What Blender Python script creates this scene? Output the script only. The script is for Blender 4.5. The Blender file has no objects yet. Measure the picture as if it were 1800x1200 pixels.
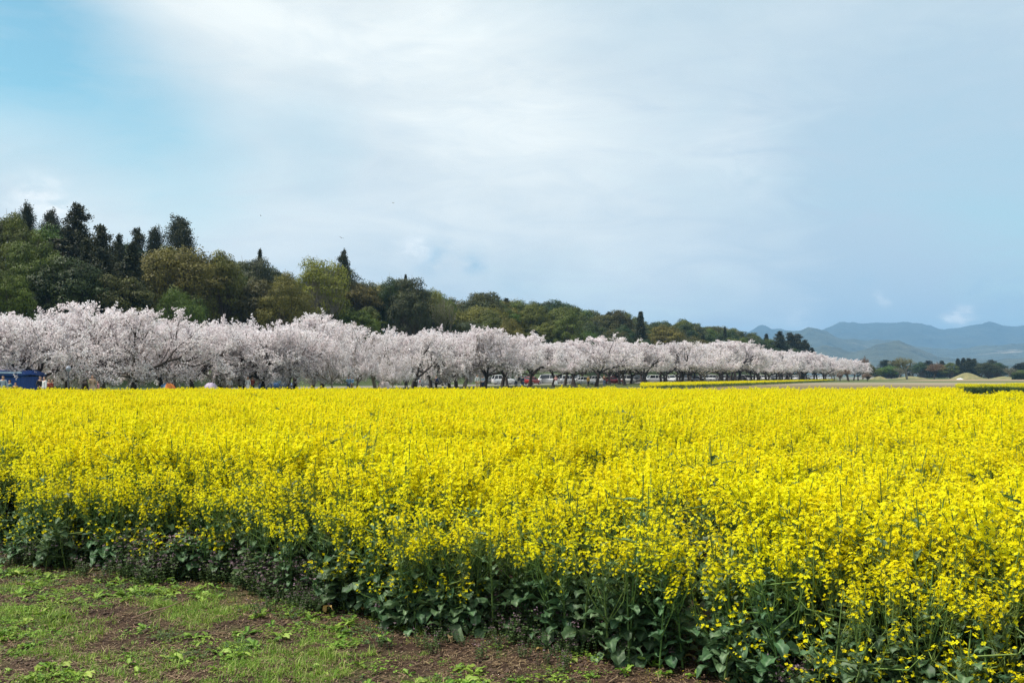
import bpy, math, random
import numpy as np
from mathutils import Vector, Euler

R = math.radians
SC = bpy.context.scene
COL = SC.collection

# ------------------------------------------------------------------ camera, sky, sun, exposure
F_PX = 1750.0            # focal length in pixels of the 1800 px wide photograph
HOR = 660.0              # horizon row
EYE = 1.7
cam_data = bpy.data.cameras.new("camera")
cam_data.sensor_width = 36.0
cam_data.lens = 35.0
cam_data.clip_start = 0.1
cam_data.clip_end = 40000
cam = bpy.data.objects.new("camera", cam_data)
COL.objects.link(cam)
cam.location = (0, 0, EYE)
cam.rotation_euler = (R(90) + math.atan(60 / F_PX), 0, 0)
SC.camera = cam

SUN_EL, SUN_AZ = R(62), R(-100)      # azimuth measured from +Y towards +X (sun behind the left shoulder)
sun_data = bpy.data.lights.new("sun", 'SUN')
sun_data.energy = 3.9
sun_data.angle = R(2.5)
sun_data.color = (1.0, 0.95, 0.87)
sun = bpy.data.objects.new("sun", sun_data)
COL.objects.link(sun)
sdir = Vector((math.sin(SUN_AZ) * math.cos(SUN_EL), math.cos(SUN_AZ) * math.cos(SUN_EL), math.sin(SUN_EL)))
sun.rotation_euler = sdir.to_track_quat('Z', 'Y').to_euler()

SC.view_settings.view_transform = 'Standard'
SC.view_settings.look = 'None'
SC.view_settings.gamma = 1
SC.view_settings.exposure = 0.5
SC.render.engine = 'CYCLES'
cy = SC.cycles
cy.max_bounces = 6
cy.diffuse_bounces = 3
cy.glossy_bounces = 2
cy.transmission_bounces = 3
cy.transparent_max_bounces = 6
cy.volume_bounces = 0
cy.caustics_reflective = False
cy.caustics_refractive = False
cy.use_denoising = True
cy.denoising_prefilter = 'NONE'


def pix_dir(px, py):
    """direction in the world of a point of the photograph, camera pitch included"""
    a = math.atan(60 / F_PX)
    v = Vector(((px - 900) / F_PX, 1.0, (600 - py) / F_PX))
    v = Vector((v.x, v.y * math.cos(a) - v.z * math.sin(a), v.y * math.sin(a) + v.z * math.cos(a)))
    return v.normalized()


class NT:
    """tiny helper for node trees"""
    def __init__(self, tree):
        self.t = tree
        tree.nodes.clear()

    def n(self, typ, **kw):
        nd = self.t.nodes.new(typ)
        for k, v in kw.items():
            if k.startswith('i_'):
                key = k[2:]
                key = int(key) if key.isdigit() else key.replace('_', ' ')
                nd.inputs[key].default_value = v
            else:
                setattr(nd, k, v)
        return nd

    def l(self, a, b):
        self.t.links.new(a, b)

    def m(self, op, a, b=None, c=None, clamp=False):
        nd = self.t.nodes.new('ShaderNodeMath')
        nd.operation = op
        nd.use_clamp = clamp
        for i, v in enumerate((a, b, c)):
            if v is None:
                continue
            if isinstance(v, (int, float)):
                nd.inputs[i].default_value = v
            else:
                self.l(v, nd.inputs[i])
        return nd.outputs[0]

    def mix(self, fac, a, b, mode='MIX'):
        nd = self.t.nodes.new('ShaderNodeMix')
        nd.data_type = 'RGBA'
        nd.blend_type = mode
        for sock, v in ((nd.inputs[0], fac), (nd.inputs[6], a), (nd.inputs[7], b)):
            if isinstance(v, (int, float)):
                sock.default_value = v
            elif isinstance(v, tuple):
                sock.default_value = (*v[:3], 1)
            else:
                self.l(v, sock)
        return nd.outputs[2]

    def ramp(self, fac, stops, interp='LINEAR'):
        nd = self.t.nodes.new('ShaderNodeValToRGB')
        nd.color_ramp.interpolation = interp
        els = nd.color_ramp.elements
        while len(els) < len(stops):
            els.new(0.5)
        for e, (p, c) in zip(els, stops):
            e.position = p
            e.color = (*c, 1) if len(c) == 3 else c
        self.l(fac, nd.inputs[0])
        return nd.outputs[0]

    def noise(self, vec, scale, detail=4, rough=0.55, dist=0.0):
        nd = self.t.nodes.new('ShaderNodeTexNoise')
        nd.inputs['Scale'].default_value = scale
        nd.inputs['Detail'].default_value = detail
        nd.inputs['Roughness'].default_value = rough
        nd.inputs['Distortion'].default_value = dist
        if vec is not None:
            self.l(vec, nd.inputs['Vector'])
        return nd.outputs['Fac']

    def mapping(self, vec, scale=(1, 1, 1), loc=(0, 0, 0), rot=(0, 0, 0)):
        nd = self.t.nodes.new('ShaderNodeMapping')
        nd.inputs['Location'].default_value = loc
        nd.inputs['Scale'].default_value = scale
        nd.inputs['Rotation'].default_value = rot
        self.l(vec, nd.inputs['Vector'])
        return nd.outputs[0]


# ---- sky: Nishita seen through a veil of thin cloud
world = bpy.data.worlds.new("World")
SC.world = world
world.use_nodes = True
world.cycles.sampling_method = 'MANUAL'
world.cycles.sample_map_resolution = 512
w = NT(world.node_tree)
sky = w.n('ShaderNodeTexSky', sky_type='NISHITA', sun_disc=False, sun_elevation=SUN_EL,
          sun_rotation=SUN_AZ % (2 * math.pi), altitude=50, air_density=1.0, dust_density=0.6, ozone_density=2.0)
tc = w.n('ShaderNodeTexCoord')
D = tc.outputs['Generated']
blue = w.mix(1.0, sky.outputs[0], (0.92, 1.26, 1.02), 'MULTIPLY')
# where the veil is thick (+) or thin (-): broad lobes on the sky sphere
lobes = [  # px, py, radius px, amount
    (0, 0, 210, -0.62), (200, 140, 180, -0.50), (330, 235, 190, -0.30), (0, 180, 140, -0.14), (290, 320, 110, -0.14),
    (1180, 20, 150, -0.10), (1770, 420, 150, -0.22), (430, 60, 170, 0.18), (250, 30, 120, 0.10),
    (560, 190, 110, -0.20), (760, 250, 320, 0.14), (700, 420, 240, 0.06), (560, 265, 110, -0.14), (90, 330, 170, 0.30), (420, 300, 150, 0.10), (330, 60, 120, 0.12),
    (560, 380, 240, 0.04),
]
slate = [(1750, 420, 330, 0.75), (1700, 160, 380, 0.50), (1450, 420, 300, 0.28), (1180, 60, 230, 0.34), (1650, 570, 260, 0.22), (600, 240, 190, 0.22),
         (1780, 510, 60, 0.3)]
puffs = [(60, 357, 34, 0.9), (95, 366, 26, 0.8), (130, 380, 22, 0.5), (740, 434, 24, 0.8), (715, 446, 20, 0.6), (1697, 553, 12, 1.0), (1664, 561, 9, 1.0), (1685, 560, 12, 0.9), (1552, 527, 9, 0.5), (1400, 574, 26, 0.5), (1300, 300, 60, 0.2)]
dark_puffs = [(766, 447, 26, 1.1), (748, 458, 22, 0.7), (836, 464, 20, 1.0), (820, 460, 14, 0.5), (1760, 504, 34, 0.8), (1715, 510, 26, 0.6), (1515, 495, 16, 0.7), (900, 500, 40, 0.3), (1790, 530, 30, 0.6)]
vz = w.mapping(D, scale=(1.0, 1.0, 2.4), rot=(0, 0, 0.3))
warp = w.n('ShaderNodeTexNoise', i_Scale=2.6)
w.l(vz, warp.inputs['Vector'])
wv = w.n('ShaderNodeVectorMath', operation='MULTIPLY_ADD')
w.l(warp.outputs['Color'], wv.inputs[0])
wv.inputs[1].default_value = (0.10, 0.10, 0.10)
w.l(D, wv.inputs[2])
nrm = w.n('ShaderNodeVectorMath', operation='SUBTRACT')
w.l(wv.outputs[0], nrm.inputs[0])
nrm.inputs[1].default_value = (0.05, 0.05, 0.05)
nn = w.n('ShaderNodeVectorMath', operation='NORMALIZE')
w.l(nrm.outputs[0], nn.inputs[0])


def lobe_sum(table):
    acc = None
    for px, py, rad, amt in table:
        d = pix_dir(px, py)
        dn = w.n('ShaderNodeVectorMath', operation='DOT_PRODUCT')
        w.l(nn.outputs[0] if rad > 50 else small_warp.outputs[0], dn.inputs[0])
        dn.inputs[1].default_value = d
        sig = rad / F_PX
        e = w.m('MULTIPLY', w.m('SUBTRACT', dn.outputs['Value'], 1.0), 1.0 / (sig * sig * 0.5))
        g = w.m('MULTIPLY', w.m('EXPONENT', e), amt)
        acc = g if acc is None else w.m('ADD', acc, g)
    return acc


wn2 = w.n('ShaderNodeTexNoise', i_Scale=38.0, i_Detail=4.0)
w.l(w.mapping(D, scale=(1, 1, 2.0)), wn2.inputs['Vector'])
sw0 = w.n('ShaderNodeVectorMath', operation='MULTIPLY_ADD')
w.l(wn2.outputs['Color'], sw0.inputs[0])
sw0.inputs[1].default_value = (0.022, 0.022, 0.022)
w.l(D, sw0.inputs[2])
sw1 = w.n('ShaderNodeVectorMath', operation='SUBTRACT')
w.l(sw0.outputs[0], sw1.inputs[0])
sw1.inputs[1].default_value = (0.011, 0.011, 0.011)
small_warp = w.n('ShaderNodeVectorMath', operation='NORMALIZE')
w.l(sw1.outputs[0], small_warp.inputs[0])
cov = lobe_sum(lobes)
n1 = w.noise(w.mapping(D, scale=(1.0, 1.0, 2.6), rot=(0.15, -0.30, 0.2)), 3.2, 8, 0.52, 0.5)
n2 = w.noise(w.mapping(D, scale=(1.2, 1.0, 4.5), rot=(0.1, -0.55, 0.5)), 7.5, 7, 0.60, 1.0)
cov = w.m('ADD', cov, w.m('MULTIPLY', w.m('SUBTRACT', n1, 0.5), 0.85))
cov = w.m('ADD', cov, w.m('MULTIPLY', w.m('SUBTRACT', n2, 0.5), 0.42))
cov = w.m('ADD', cov, 0.95, clamp=True)
n3 = w.noise(w.mapping(D, scale=(1, 1, 2.6), rot=(0.25, -0.35, 0.3)), 3.0, 9, 0.58, 0.6)
cloud = w.mix(w.m('MULTIPLY_ADD', n3, 3.4, -1.2, clamp=True), (5.15, 5.65, 5.8), (6.55, 6.85, 6.7))
cloud = w.mix(w.m('MAXIMUM', w.m('ADD', lobe_sum(slate), w.m('MULTIPLY', w.m('SUBTRACT', n2, 0.5), 1.1)), 0.0, clamp=True), cloud, (3.75, 4.65, 5.3))
skycol = w.mix(cov, blue, cloud)
n4 = w.noise(w.mapping(D, scale=(1, 1, 1.8)), 42.0, 6, 0.62, 0.4)
brk = w.m('MULTIPLY_ADD', n4, 4.0, -1.35, clamp=True)
skycol = w.mix(w.m('MULTIPLY', w.m('MULTIPLY', lobe_sum(dark_puffs), brk), 0.75, clamp=True), skycol, (3.3, 4.5, 5.3))
skycol = w.mix(w.m('MULTIPLY', w.m('MULTIPLY', lobe_sum(puffs), brk), 0.9, clamp=True), skycol, (7.6, 7.7, 7.5))
bg = w.n('ShaderNodeBackground', i_Strength=0.112)
w.l(skycol, bg.inputs['Color'])
wo = w.n('ShaderNodeOutputWorld')
w.l(bg.outputs[0], wo.inputs['Surface'])

# ------------------------------------------------------------------ helpers

def tag(o, label=None, cat=None, group=None, kind=None):
    if label: o['label'] = label
    if cat: o['category'] = cat
    if group: o['group'] = group
    if kind: o['kind'] = kind
    return o


def thing(name, label, cat, loc=(0, 0, 0), rz=0.0, group=None, scale=(1, 1, 1)):
    o = bpy.data.objects.new(name, None)
    o.empty_display_size = 0.3
    COL.objects.link(o)
    o.location = loc
    o.rotation_euler = (0, 0, rz)
    o.scale = scale
    return tag(o, label, cat, group)


class MB:
    """collects quads in numpy arrays and links them as one mesh"""
    def __init__(self):
        self.v, self.f, self.m, self.t, self.n, self.sm = [], [], [], [], 0, []

    def add(self, v, f, mat=0, tint=0.5, smooth=True):
        v = np.asarray(v, dtype=np.float64).reshape(-1, 3)
        f = np.asarray(f, dtype=np.int64).reshape(-1, 4)
        self.v.append(v)
        self.f.append(f + self.n)
        self.m.append(np.full(len(f), mat))
        self.sm.append(np.full(len(f), smooth))
        t = np.asarray(tint, dtype=np.float64)
        self.t.append(np.full(len(v), float(t)) if t.ndim == 0 else t)
        self.n += len(v)

    def box(self, c, s, mat=0, tint=0.5, taper=1.0, rz=0.0):
        cx, cy_, cz = c
        x, y, z = s[0] / 2, s[1] / 2, s[2] / 2
        p = []
        for k, zz in ((1, -z), (taper, z)):
            p += [(-x * k, -y * k, zz), (x * k, -y * k, zz), (x * k, y * k, zz), (-x * k, y * k, zz)]
        p = np.array(p)
        ca, sa = math.cos(rz), math.sin(rz)
        q = np.stack([p[:, 0] * ca - p[:, 1] * sa + cx, p[:, 0] * sa + p[:, 1] * ca + cy_, p[:, 2] + cz], 1)
        self.add(q, [(0, 3, 2, 1), (4, 5, 6, 7), (0, 1, 5, 4), (1, 2, 6, 5), (2, 3, 7, 6), (3, 0, 4, 7)], mat, tint, False)

    def tube(self, pts, rad, k=5, mat=0, tint=0.5):
        pts = np.asarray(pts, float)
        n = len(pts)
        d = np.gradient(pts, axis=0)
        d /= np.linalg.norm(d, axis=1)[:, None] + 1e-9
        ref = np.where(np.abs(d[:, 2:3]) > 0.85, np.array([[1.0, 0, 0]]), np.array([[0, 0, 1.0]]))
        ref = ref[:1].repeat(n, 0) if n < 12 else ref
        a = np.cross(d, ref)
        a /= np.linalg.norm(a, axis=1)[:, None] + 1e-9
        b = np.cross(d, a)
        th = np.arange(k) * 2 * np.pi / k
        rad = np.broadcast_to(np.asarray(rad, float), (n,))
        ring = pts[:, None, :] + rad[:, None, None] * (np.cos(th)[None, :, None] * a[:, None, :] + np.sin(th)[None, :, None] * b[:, None, :])
        v = ring.reshape(-1, 3)
        i = np.arange(n - 1)[:, None] * k
        j = np.arange(k)[None, :]
        jn = (j + 1) % k
        f = np.stack([i + j, i + jn, i + k + jn, i + k + j], -1).reshape(-1, 4)
        self.add(v, f, mat, tint)

    def leaves(self, c, nrm, up, ln, wd, mat=0, tint=0.5, shape='diamond'):
        """one diamond per row: centre c, normal nrm, long axis about `up`"""
        c = np.asarray(c, float)
        n = len(c)
        nrm = nrm / (np.linalg.norm(nrm, axis=1)[:, None] + 1e-9)
        a = up - nrm * np.sum(up * nrm, 1)[:, None]
        a /= np.linalg.norm(a, axis=1)[:, None] + 1e-9
        b = np.cross(nrm, a)
        ln = np.broadcast_to(np.asarray(ln, float), (n,))[:, None]
        wd = np.broadcast_to(np.asarray(wd, float), (n,))[:, None]
        if shape == 'diamond':
            v = np.stack([c - a * ln / 2, c + b * wd / 2 + a * ln * .06, c + a * ln / 2, c - b * wd / 2 + a * ln * .06], 1)
        else:
            v = np.stack([c - a * ln / 2 - b * wd / 2, c - a * ln / 2 + b * wd / 2, c + a * ln / 2 + b * wd / 2, c + a * ln / 2 - b * wd / 2], 1)
        f = np.arange(4 * n).reshape(n, 4)
        t = np.asarray(tint, float)
        t = np.full(4 * n, float(t)) if t.ndim == 0 else t.repeat(4)
        self.add(v.reshape(-1, 3), f, mat, t, False)

    def mesh(self, name, mats):
        me = bpy.data.meshes.new(name)
        v = np.concatenate(self.v)
        f = np.concatenate(self.f)
        me.vertices.add(len(v))
        me.vertices.foreach_set('co', v.astype(np.float32).ravel())
        me.loops.add(len(f) * 4)
        me.loops.foreach_set('vertex_index', f.astype(np.int32).ravel())
        me.polygons.add(len(f))
        me.polygons.foreach_set('loop_start', (np.arange(len(f)) * 4).astype(np.int32))
        me.polygons.foreach_set('material_index', np.concatenate(self.m).astype(np.int32))
        me.polygons.foreach_set('use_smooth', np.concatenate(self.sm))
        at = me.attributes.new('tint', 'FLOAT', 'POINT')
        at.data.foreach_set('value', np.concatenate(self.t).astype(np.float32))
        for m_ in (mats if isinstance(mats, (list, tuple)) else [mats]):
            me.materials.append(m_)
        me.update(calc_edges=True)
        return me

    def build(self, name, mats, parent=None):
        o = bpy.data.objects.new(name, self.mesh(name, mats))
        COL.objects.link(o)
        o.parent = parent
        return o


def rnd_unit(rng, n):
    v = rng.normal(size=(n, 3))
    return v / np.linalg.norm(v, axis=1)[:, None]


def copy_tree(o, parent=None):
    c = o.copy()
    COL.objects.link(c)
    c.parent = parent
    for ch in o.children:
        copy_tree(ch, c)
    return c


# ------------------------------------------------------------------ materials

def new_mat(name):
    m = bpy.data.materials.new(name)
    m.use_nodes = True
    return m, NT(m.node_tree)


def leaf_mat(name, a, b, trans=0.25, rough=0.55, var=0.25, spec=0.25, hue=0.02, c=None, mottle=None):
    """foliage: colour runs a -> b (-> c) along the mesh attribute tint, each plant differs a little"""
    m, t = new_mat(name)
    at = t.n('ShaderNodeAttribute', attribute_name='tint')
    oi = t.n('ShaderNodeObjectInfo')
    stops = [(0, a), (1, b)] if c is None else [(0, a), (0.6, b), (1, c)]
    colr = t.ramp(at.outputs['Fac'], stops)
    if mottle:
        tco = t.n('ShaderNodeTexCoord')
        nz = t.noise(tco.outputs['Object'], mottle, 4, 0.65)
        colr = t.mix(t.m('MULTIPLY_ADD', nz, 3.4, -1.2, clamp=True), t.mix(0.38, colr, (0.0, 0.0, 0.0)), t.mix(0.14, colr, (0.30, 0.34, 0.16)))
    hs = t.n('ShaderNodeHueSaturation')
    t.l(colr, hs.inputs['Color'])
    t.l(t.m('MULTIPLY_ADD', oi.outputs['Random'], 2 * hue, 0.5 - hue), hs.inputs['Hue'])
    r2 = t.m('FRACT', t.m('MULTIPLY', oi.outputs['Random'], 17.31))
    t.l(t.m('MULTIPLY_ADD', r2, 2 * var, 1 - var), hs.inputs['Value'])
    p = t.n('ShaderNodeBsdfPrincipled', i_Roughness=rough)
    p.inputs['Specular IOR Level'].default_value = spec
    t.l(hs.outputs[0], p.inputs['Base Color'])
    tr = t.n('ShaderNodeBsdfTranslucent')
    t.l(hs.outputs[0], tr.inputs['Color'])
    mx = t.n('ShaderNodeMixShader', i_0=trans)
    t.l(p.outputs[0], mx.inputs[1])
    t.l(tr.outputs[0], mx.inputs[2])
    o = t.n('ShaderNodeOutputMaterial')
    t.l(mx.outputs[0], o.inputs[0])
    return m


def plain_mat(name, colr, rough=0.6, metal=0.0, noise_amt=0.15, scale=6.0, spec=0.4, coat=0.0, bump=0.0):
    m, t = new_mat(name)
    tcn = t.n('ShaderNodeTexCoord')
    f = t.noise(tcn.outputs['Object'], scale, 5, 0.6)
    dark = tuple(x * (1 - noise_amt) for x in colr)
    lite = tuple(min(1, x * (1 + noise_amt)) for x in colr)
    p = t.n('ShaderNodeBsdfPrincipled', i_Roughness=rough, i_Metallic=metal)
    p.inputs['Specular IOR Level'].default_value = spec
    p.inputs['Coat Weight'].default_value = coat
    t.l(t.mix(f, dark, lite), p.inputs['Base Color'])
    if bump:
        b = t.n('ShaderNodeBump', i_Strength=bump, i_Distance=0.02)
        t.l(f, b.inputs['Height'])
        t.l(b.outputs[0], p.inputs['Normal'])
    o = t.n('ShaderNodeOutputMaterial')
    t.l(p.outputs[0], o.inputs[0])
    return m


M_PETAL = leaf_mat('rape_petal', (0.80, 0.68, 0.002), (0.86, 0.82, 0.012), trans=0.42, rough=0.6, var=0.06, hue=0.006, spec=0.1)
M_BUD = leaf_mat('rape_bud', (0.30, 0.34, 0.03), (0.55, 0.52, 0.03), trans=0.2, var=0.1)
M_STEM = leaf_mat('rape_stem', (0.085, 0.17, 0.045), (0.22, 0.30, 0.07), trans=0.1, var=0.15)
M_RLEAF = leaf_mat('rape_leaf', (0.028, 0.085, 0.034), (0.085, 0.180, 0.072), c=(0.24, 0.34, 0.20), trans=0.25, rough=0.5, var=0.25, spec=0.3, mottle=26.0)
M_OLD = leaf_mat('withered_leaf', (0.45, 0.33, 0.08), (0.34, 0.23, 0.13), trans=0.2, var=0.2, mottle=30.0)
M_HEN = leaf_mat('dead_nettle_leaf', (0.035, 0.07, 0.022), (0.10, 0.15, 0.045), trans=0.2, var=0.2)
M_HENP = leaf_mat('dead_nettle_flower', (0.085, 0.06, 0.045), (0.26, 0.17, 0.22), trans=0.2, var=0.2)
M_GRASS = leaf_mat('grass_blade', (0.080, 0.17, 0.016), (0.24, 0.38, 0.045), c=(0.42, 0.44, 0.16), trans=0.3, var=0.2, hue=0.015)
M_DRY = leaf_mat('dry_litter', (0.11, 0.065, 0.035), (0.33, 0.24, 0.14), trans=0.1, var=0.2)
M_BARK = plain_mat('cherry_bark', (0.060, 0.047, 0.042), 0.9, noise_amt=0.4, scale=5, bump=0.5)
M_BARKP = plain_mat('pale_bark', (0.22, 0.19, 0.155), 0.9, noise_amt=0.35, scale=4, bump=0.4)
M_TRUNK = plain_mat('forest_bark', (0.085, 0.066, 0.05), 0.9, noise_amt=0.4, scale=2, bump=0.4)
M_BLOS = leaf_mat('cherry_blossom', (0.72, 0.60, 0.615), (0.90, 0.85, 0.86), c=(0.95, 0.93, 0.935), trans=0.42, rough=0.7, var=0.05, hue=0.004, spec=0.1)
M_CALYX = leaf_mat('cherry_calyx', (0.16, 0.07, 0.05), (0.32, 0.30, 0.09), trans=0.2, var=0.1)

FOREST = {
    'dark':   leaf_mat('evergreen_dark', (0.0060, 0.0126, 0.0027), (0.0450, 0.0780, 0.0140), trans=0.12, var=0.2),
    'olive':  leaf_mat('evergreen_olive', (0.0150, 0.0213, 0.0027), (0.1300, 0.1560, 0.0190), trans=0.15, var=0.18),
    'gold':   leaf_mat('evergreen_gold', (0.0200, 0.0213, 0.0027), (0.2000, 0.1800, 0.0300), trans=0.15, var=0.12),
    'brown':  leaf_mat('evergreen_brown', (0.0140, 0.0165, 0.0030), (0.1050, 0.1050, 0.0220), trans=0.15, var=0.18),
    'green':  leaf_mat('evergreen_green', (0.0110, 0.0243, 0.0030), (0.1150, 0.1800, 0.0200), trans=0.18, var=0.12),
    'grey':   leaf_mat('evergreen_grey', (0.0110, 0.0175, 0.0060), (0.0720, 0.0860, 0.0290), trans=0.12, var=0.15),
    'light':  leaf_mat('spring_green', (0.0300, 0.0412, 0.0045), (0.2500, 0.2750, 0.0330), trans=0.2, var=0.1),
    'cedar':  leaf_mat('cedar_needle', (0.0070, 0.0120, 0.0030), (0.0520, 0.0570, 0.0150), trans=0.08, var=0.2),
    'rust':   leaf_mat('rust_twigs', (0.16, 0.085, 0.055), (0.27, 0.15, 0.10), trans=0.15, var=0.1),
    'tan':    leaf_mat('tan_twigs', (0.21, 0.14, 0.11), (0.34, 0.235, 0.18), trans=0.15, var=0.1),
    'mist':   leaf_mat('grey_green', (0.075, 0.095, 0.045), (0.17, 0.19, 0.09), trans=0.15, var=0.1),
}

# ------------------------------------------------------------------ the lie of the land
# the avenue of cherries runs along s, t grows away from the field towards the wooded hill
U = np.array([0.4962, 0.8682])
N = np.array([-0.8682, 0.4962])
P0 = np.array([0.0, 136.1])


def st_to_xy(s, t):
    p = P0 + s * U + t * N
    return p[0], p[1]


def xy_to_st(x, y):
    dx, dy = x - P0[0], y - P0[1]
    return dx * U[0] + dy * U[1], dx * N[0] + dy * N[1]


def sstep(a, b, x):
    u = np.clip((x - a) / (b - a), 0, 1)
    return u * u * (3 - 2 * u)


def hill_h(s, t):
    s, t = np.asarray(s, float), np.asarray(t, float)
    h = 2.4 * sstep(36, 45, t) + 7.0 * sstep(46, 92, t) + 3.0 * sstep(90, 150, t)
    h = h * (1 - sstep(355, 440, s)) * (1 - 0.0 * s)
    return h


def line_hit(px, t):
    """where the view ray of column px meets the line at offset t behind the cherries"""
    k = (px - 900) / F_PX
    q = P0 + t * N
    # (k*Y, Y) = q + s*U
    # k*Y - q0 = s*U0 ; Y - q1 = s*U1
    s = (k * q[1] - q[0]) / (U[0] - k * U[1])
    y = q[1] + s * U[1]
    return k * y, y, s


def field_edge(x):
    """front edge of the rape field"""
    x = np.asarray(x, float)
    return np.interp(x, [-12, -4.7, -1.9, 0.8, 2.35, 8], [12.6, 9.35, 7.9, 5.75, 4.65, 0.9]) + 0.16 * np.sin(x * 2.1 + 0.7) + 0.10 * np.sin(x * 5.3 + 2)


def lattice_noise(x, y, seed, scale):
    rng = np.random.default_rng(seed)
    G = rng.random((64, 64))
    x = np.asarray(x, float) / scale
    y = np.asarray(y, float) / scale
    xi, yi = np.floor(x).astype(int), np.floor(y).astype(int)
    fx, fy = x - xi, y - yi
    fx = fx * fx * (3 - 2 * fx)
    fy = fy * fy * (3 - 2 * fy)
    g = lambda i, j: G[i % 64, j % 64]
    return (g(xi, yi) * (1 - fx) + g(xi + 1, yi) * fx) * (1 - fy) + (g(xi, yi + 1) * (1 - fx) + g(xi + 1, yi + 1) * fx) * fy


def fbm(x, y, seed, scale, oc=4):
    r, a, tot = 0, 1.0, 0
    for i in range(oc):
        r = r + a * lattice_noise(x, y, seed + i, scale / 2 ** i)
        tot += a
        a *= 0.5
    return r / tot


def ground_z(x, y):
    d = np.hypot(x, y)
    near = 1 - sstep(14, 40, d)
    return near * ((fbm(x, y, 5, 0.9, 4) - 0.5) * 0.07 + (fbm(x, y, 9, 0.16, 2) - 0.5) * 0.018)


# ---- ground: one sheet, fine near the camera, reaching past the mountains
def axis(n, lim, near):
    u = np.linspace(-1, 1, n)
    k = math.asinh(lim / near)
    return near * np.sinh(u * k)


gx = axis(521, 11000, 1.3)
gy0 = axis(721, 11000, 1.6) + 6.0
GX, GY = np.meshgrid(gx, gy0)
GZ = ground_z(GX, GY)
mb = MB()
nx, ny = len(gx), len(gy0)
idx = np.arange(nx * ny).reshape(ny, nx)
f = np.stack([idx[:-1, :-1], idx[:-1, 1:], idx[1:, 1:], idx[1:, :-1]], -1).reshape(-1, 4)
mb.add(np.stack([GX, GY, GZ], -1).reshape(-1, 3), f)
m, t = new_mat('ground')
geo = t.n('ShaderNodeNewGeometry')
P = geo.outputs['Position']
sep = t.n('ShaderNodeSeparateXYZ')
t.l(P, sep.inputs[0])
nA = t.noise(P, 1.7, 6, 0.6)
nB = t.noise(P, 11.0, 6, 0.65)
nC = t.noise(P, 60.0, 4, 0.6)
soil = t.mix(t.m('MULTIPLY_ADD', nB, 2.6, -0.8, clamp=True), (0.018, 0.010, 0.007), (0.060, 0.036, 0.024))
soil = t.mix(t.m('MULTIPLY_ADD', nC, 4, -2.3, clamp=True), soil, (0.13, 0.095, 0.062))
turf = t.mix(nB, (0.040, 0.065, 0.016), (0.11, 0.14, 0.035))
nearc = t.mix(t.m('MULTIPLY_ADD', nA, 7, -3.6, clamp=True), soil, t.mix(0.45, soil, turf))
# meadow and stubble beyond the crop
nM = t.noise(t.mapping(P, scale=(0.012, 0.055, 1)), 1.0, 6, 0.65)
nS = t.noise(t.mapping(P, scale=(0.05, 0.3, 1)), 1.0, 5, 0.6)
yy = t.m('ADD', sep.outputs['Y'], t.m('MULTIPLY', t.m('SUBTRACT', nM, 0.5), 60))
band = t.ramp(t.m('DIVIDE', yy, 1000, clamp=True), [
    (0.0, (0.12, 0.10, 0.05)), (0.16, (0.17, 0.125, 0.070)), (0.19, (0.25, 0.195, 0.135)), (0.23, (0.28, 0.235, 0.18)),
    (0.255, (0.095, 0.115, 0.045)), (0.31, (0.10, 0.12, 0.045)), (0.33, (0.30, 0.205, 0.145)), (0.40, (0.31, 0.22, 0.155)),
    (0.43, (0.17, 0.16, 0.07)), (0.60, (0.20, 0.17, 0.09)), (0.66, (0.14, 0.15, 0.06)), (1.0, (0.12, 0.14, 0.06))])
meadow = t.mix(t.m('MULTIPLY_ADD', nS, 3.0, -1.2, clamp=True), band, t.mix(0.6, band, (0.10, 0.12, 0.04)))
# grass beneath and behind the avenue (left side)
side = t.m('ADD', t.m('SUBTRACT', sep.outputs['Y'], 112), t.m('MULTIPLY', sep.outputs['X'], -1.753))
lawn = t.mix(nS, (0.045, 0.075, 0.018), (0.12, 0.13, 0.05))
lot = t.mix(nB, (0.16, 0.15, 0.135), (0.22, 0.205, 0.18))
lotmask = t.m('MULTIPLY', t.m('GREATER_THAN', side, 62), t.m('GREATER_THAN', sep.outputs['X'], -40))
far1 = t.mix(t.m('GREATER_THAN', side, 0), meadow, t.mix(lotmask, lawn, lot))
bymt = t.m('DIVIDE', sep.outputs['Y'], 10000)
far2 = t.mix(t.m('GREATER_THAN', sep.outputs['Y'], 1200), far1, (0.05, 0.075, 0.03))
colr = t.mix(t.m('GREATER_THAN', sep.outputs['Y'], 56), nearc, far2)
p = t.n('ShaderNodeBsdfPrincipled', i_Roughness=0.95)
p.inputs['Specular IOR Level'].default_value = 0.15
t.l(colr, p.inputs['Base Color'])
b = t.n('ShaderNodeBump', i_Strength=0.7, i_Distance=0.03)
t.l(t.m('ADD', nB, t.m('MULTIPLY', nC, 0.6)), b.inputs['Height'])
t.l(b.outputs[0], p.inputs['Normal'])
o = t.n('ShaderNodeOutputMaterial')
t.l(p.outputs[0], o.inputs[0])
M_GROUND = m
g = mb.build('ground', M_GROUND)
tag(g, 'brown soil and meadow ground running flat to the mountains', 'ground', kind='structure')

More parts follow.
